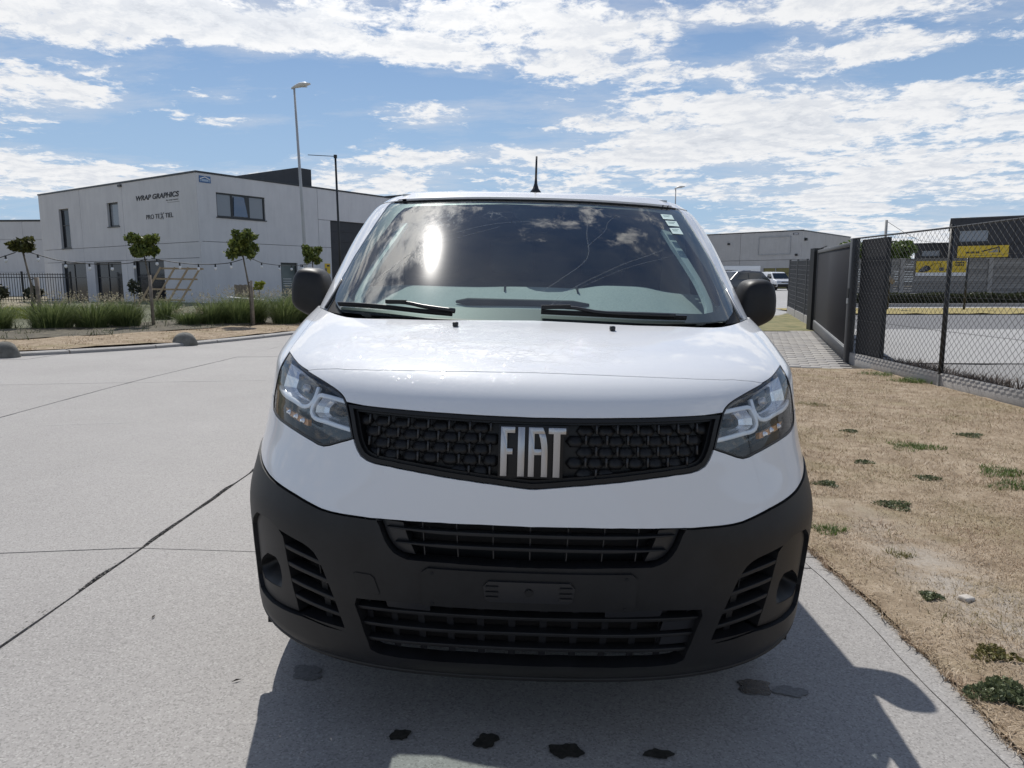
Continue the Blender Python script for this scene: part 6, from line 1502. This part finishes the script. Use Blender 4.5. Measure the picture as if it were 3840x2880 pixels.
for i,(x,y,r,h,w) in enumerate(CL): clump('feathery green ornamental grass '+w,x,y,r*1.35,h,1150 if i<12 else 700,30+i)
# loose low growth in and behind the bed
n=9000;j=rng.integers(52,140,n);dd=rng.uniform(2.4,7.5,n);p=KC[j]+Nn[j]*dd[:,None]+Tn[j]*rng.uniform(-.2,.2,n)[:,None];k=vnoise(p[:,0],p[:,1],1.1,31)>.42;p=p[k]
V,F,t=blades(p[:,0],p[:,1],hgt(p[:,0],p[:,1])+.04,.16*rng.uniform(.3,1.4,len(p)),.022*np.ones(len(p)),rng,.8,1);arr_mesh('bed_ground_cover',V,F,leafm('sage_blade',(.05,.065,.03),(.13,.15,.07),2,.2),None,t,'stuff')
n=6000;x=rng.uniform(-20,-14.5,n);y=rng.uniform(20,27,n);V,F,t=blades(x,y,hgt(x,y)+.04,.22*rng.uniform(.4,1.3,n),.03*np.ones(n),rng,.7,1);arr_mesh('yellow_ground_cover',V,F,leafm('yellow_green_blade',(.12,.15,.02),(.33,.36,.06),2,.25),None,t,'stuff')
def shrub(name,label,x,y,zc,r,n,size,m,seed,stem=True,cat='shrub',base=None,lum=7,group=None):
    g=np.random.default_rng(seed);z0=H(x,y) if base is None else base
    T=thing(name,label,cat,(x,y,z0),0,group);c=np.array([0,0,zc-z0]);L=[((0,0,0),tuple(q*.72 for q in r))]
    for k in range(lum):
        a=g.uniform(0,6.28);L.append(((math.cos(a)*r[0]*.55,math.sin(a)*r[1]*.55,g.uniform(-.4,.5)*r[2]),tuple(q*g.uniform(.3,.5) for q in r)))
    V,F,t=leaves(crown_pts(c,L,n,g,.3),size,g);arr_mesh('foliage' if cat!='tree' else 'crown',V,F,m,T,t)
    if stem: MB().tube([(0,0,-.1),(0,0,max(.15,(zc-z0)))],[max(.02,r[0]*.09),max(.012,r[0]*.05)],7).build('trunk' if cat=='tree' else 'stem',BARK,T,True)
    return T
DKLF=leafm('dark_shrub_leaf',(.016,.022,.012),(.050,.058,.032),6,.15);YLF=leafm('yellow_shrub_leaf',(.16,.19,.02),(.42,.44,.07),9,.25)
shrub('yellow_shrub','bright yellow-green shrub behind the timber planter near the entrance door',-12.33,33.2,1.27,(.27,.25,.27),700,.07,YLF,61)
for x,y,r,l,i in((-26.9,38.9,.62,'dark round shrub before the black railing, beside the building corner',1),(-28.6,38.5,.75,'dark loose shrub before the black railing, left of the round one',2),(-30.6,38.0,.75,'dark loose shrub before the black railing at the picture edge',3)):
    shrub('dark_shrub',l,x,y,H(x,y)+r*.85,(r,r*.8,r*.85),900,.10,DKLF,70+i)
shrub('dark_shrub','dark wiry plant beside the third glazed door behind the lattice',-17.9,32.6,1.25,(.40,.35,.55),420,.07,DKLF,77)
TG=leafm('tree_leaf',(.045,.075,.018),(.16,.22,.055),2.5,.25)
shrub('background_tree','dense green tree above the plank wall beyond the yard fence',22.9,45,3.05,(1.35,1.2,1.15),5200,.13,TG,81,True,'tree',lum=10)
shrub('background_tree','lighter green tree top behind the gate post, left of the dense tree',21.3,47,3.1,(1.2,1.1,1.30),3600,.13,TG,82,True,'tree',lum=9)
# clipped hedge
n=26000;x=rng.uniform(15.2,34,n);s=rng.integers(0,3,n);y=np.where(s==0,33.55,np.where(s==1,34.25,rng.uniform(33.55,34.25,n)))+rng.normal(0,.03,n);zb=hgt(x,y)
z=np.where(s==2,zb+.55+.04*np.sin(x*3),zb+rng.uniform(.02,.56,n))+rng.normal(0,.02,n)
V,F,t=leaves(np.stack([x,y,z],1),.045,rng)
HG=thing('clipped_hedge','low clipped dark green hedge along the foot of the plank wall','hedge',(24,33.9,H(24,33.9)));V=V-np.array([24,33.9,H(24,33.9)]);arr_mesh('hedge_foliage',V,F,leafm('hedge_leaf',(.020,.028,.010),(.070,.082,.026),5,.15),HG,t)
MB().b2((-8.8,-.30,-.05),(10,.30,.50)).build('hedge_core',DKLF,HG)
# dead brown weeds at the inner foot of the fence, and tufts on the verge
n=13000;x=6.22+np.abs(rng.normal(0,.30,n));y=rng.uniform(6.0,12.6,n);k=vnoise(x,y,1.3,41)>.35;x=x[k];y=y[k]
V,F,t=blades(x,y,hgt(x,y)-.01,.24*rng.uniform(.25,1.4,len(x)),.012*np.ones(len(x)),rng,.7,2);arr_mesh('dead_weeds',V,F,leafm('dead_weed',(.050,.034,.026),(.16,.115,.085),6,.1),None,t,'stuff')
def tuft(label,x,y,r,n,h,m,seed,leafy=False):
    g=np.random.default_rng(seed);T=thing('weed_tuft',label,'weed',(x,y,float(rv(x,y))),0,'green tufts on the dry verge')
    a=g.uniform(0,6.283,n);q=r*np.sqrt(g.uniform(0,1,n))*(1+.35*np.sin(3*a+seed));X=q*np.cos(a);Y=q*np.sin(a)*.8
    if leafy:
        P=np.stack([X,Y,h*g.uniform(.1,1,n)*(1-.5*q/r)],1);V,F,t=leaves(P,.010,g)
    else: V,F,t=blades(X,Y,np.zeros(n)-.004,h*g.uniform(.4,1.2,n),.0045*g.uniform(.7,1.3,n),g,.75,2)
    arr_mesh('weed_blades',V,F,m,T,t,'stuff')
TF=[(3.51,6.33,.22,800,.05,GRN,0,'bright green round tuft in the middle of the dry verge'),(3.77,5.49,.20,620,.05,GRN,0,'green tuft at the right picture edge, upper of the two'),(3.66,5.13,.20,560,.05,GRN,0,'green tuft at the right picture edge, lower of the two'),
 (2.19,5.03,.10,260,.035,WEED,1,'small dark tuft beside the right headlamp corner'),(2.44,4.57,.14,340,.035,WEED,1,'wide flat dark tuft below the bright green one'),(1.78,4.05,.11,330,.045,GRN,0,'green tuft on the grass edge by the black bumper'),
 (3.04,5.26,.10,200,.035,WEED,1,'small dark tuft right of the wide flat one'),(2.80,5.75,.09,190,.035,WEED,1,'small dark tuft left of the bright green one'),(3.47,8.59,.20,420,.04,STRB2,0,'dull green tuft halfway to the fence'),(5.98,10.9,.30,620,.09,GRN,0,'green tuft against the fence base beside the post'),
 (5.85,11.7,.26,420,.07,GRN,0,'green tuft against the fence base near the gate post'),(4.39,6.92,.14,240,.04,WEED,1,'small dull tuft far right of the bright green one'),(2.03,3.69,.07,150,.035,STRB2,0,'tiny olive tuft beside the sandy streak'),(1.89,3.16,.06,150,.03,WEED,1,'tiny dark tuft left of the white stone'),
 (1.84,2.63,.09,230,.035,STRB2,1,'dull grey-green tuft above the big leafy weed'),(1.70,2.36,.125,900,.05,WEED,1,'big leafy dark green weed on the kerb edge at lower right'),(3.28,7.06,.10,160,.03,WEED,1,'small tuft right of the headlamp on the dry verge')]
for i,(x,y,r,n,h,m,lf,l) in enumerate(TF): tuft(l,x,y,r*(.85 if lf else 1),int(n*(1.8 if lf else 1)),h*.8,m,90+i,bool(lf))
o=MB().box((0,0,0),(.075,.045,.026)).build('white_stone',sp('pale_stone',(.42,.38,.33),(.56,.52,.47),30,.9,.4,.004));bevel(o,.011,3);o.location=(2.05,3.15,float(rv(2.05,3.15))+.006);o.rotation_euler=(.1,.15,.5);tag(o,'pale flat stone lying in the sandy streak of the dry verge','stone')
# crumbs and leaf litter on the concrete
for i,(x,y,l) in enumerate(((-1.02,2.33,'thin dry leaf curled on concrete left of the bumper shadow'),(-1.55,2.78,'tiny dark crumb on sunlit concrete, left of the dry leaf'))):
    o=MB().add([(-.018,0,.004),(0,-.004,.007),(.019,.001,.004),(0,.005,.009)],[(0,1,2,3)]).build('dry_leaf' if i==0 else 'crumb',mat('litter_%d'%i,(.05,.04,.03),.9));o.location=(x,y,H(x,y));o.rotation_euler=(0,0,.6+i);tag(o,l,'leaf' if i==0 else 'crumb')
DE=MB();
for i in range(900):
    y=rng.uniform(.8,5.4);x=-2.0-abs(rng.normal(0,.02))+rng.normal(0,.004);s=rng.uniform(.002,.008);DE.box((x,y,H(x,y)-.002),(s,s*1.3,s*.7))
DE.build('joint_crumbs',sp('crumb_stone',(.05,.047,.042),(.17,.16,.15),60,.95,0),None,kind='stuff')
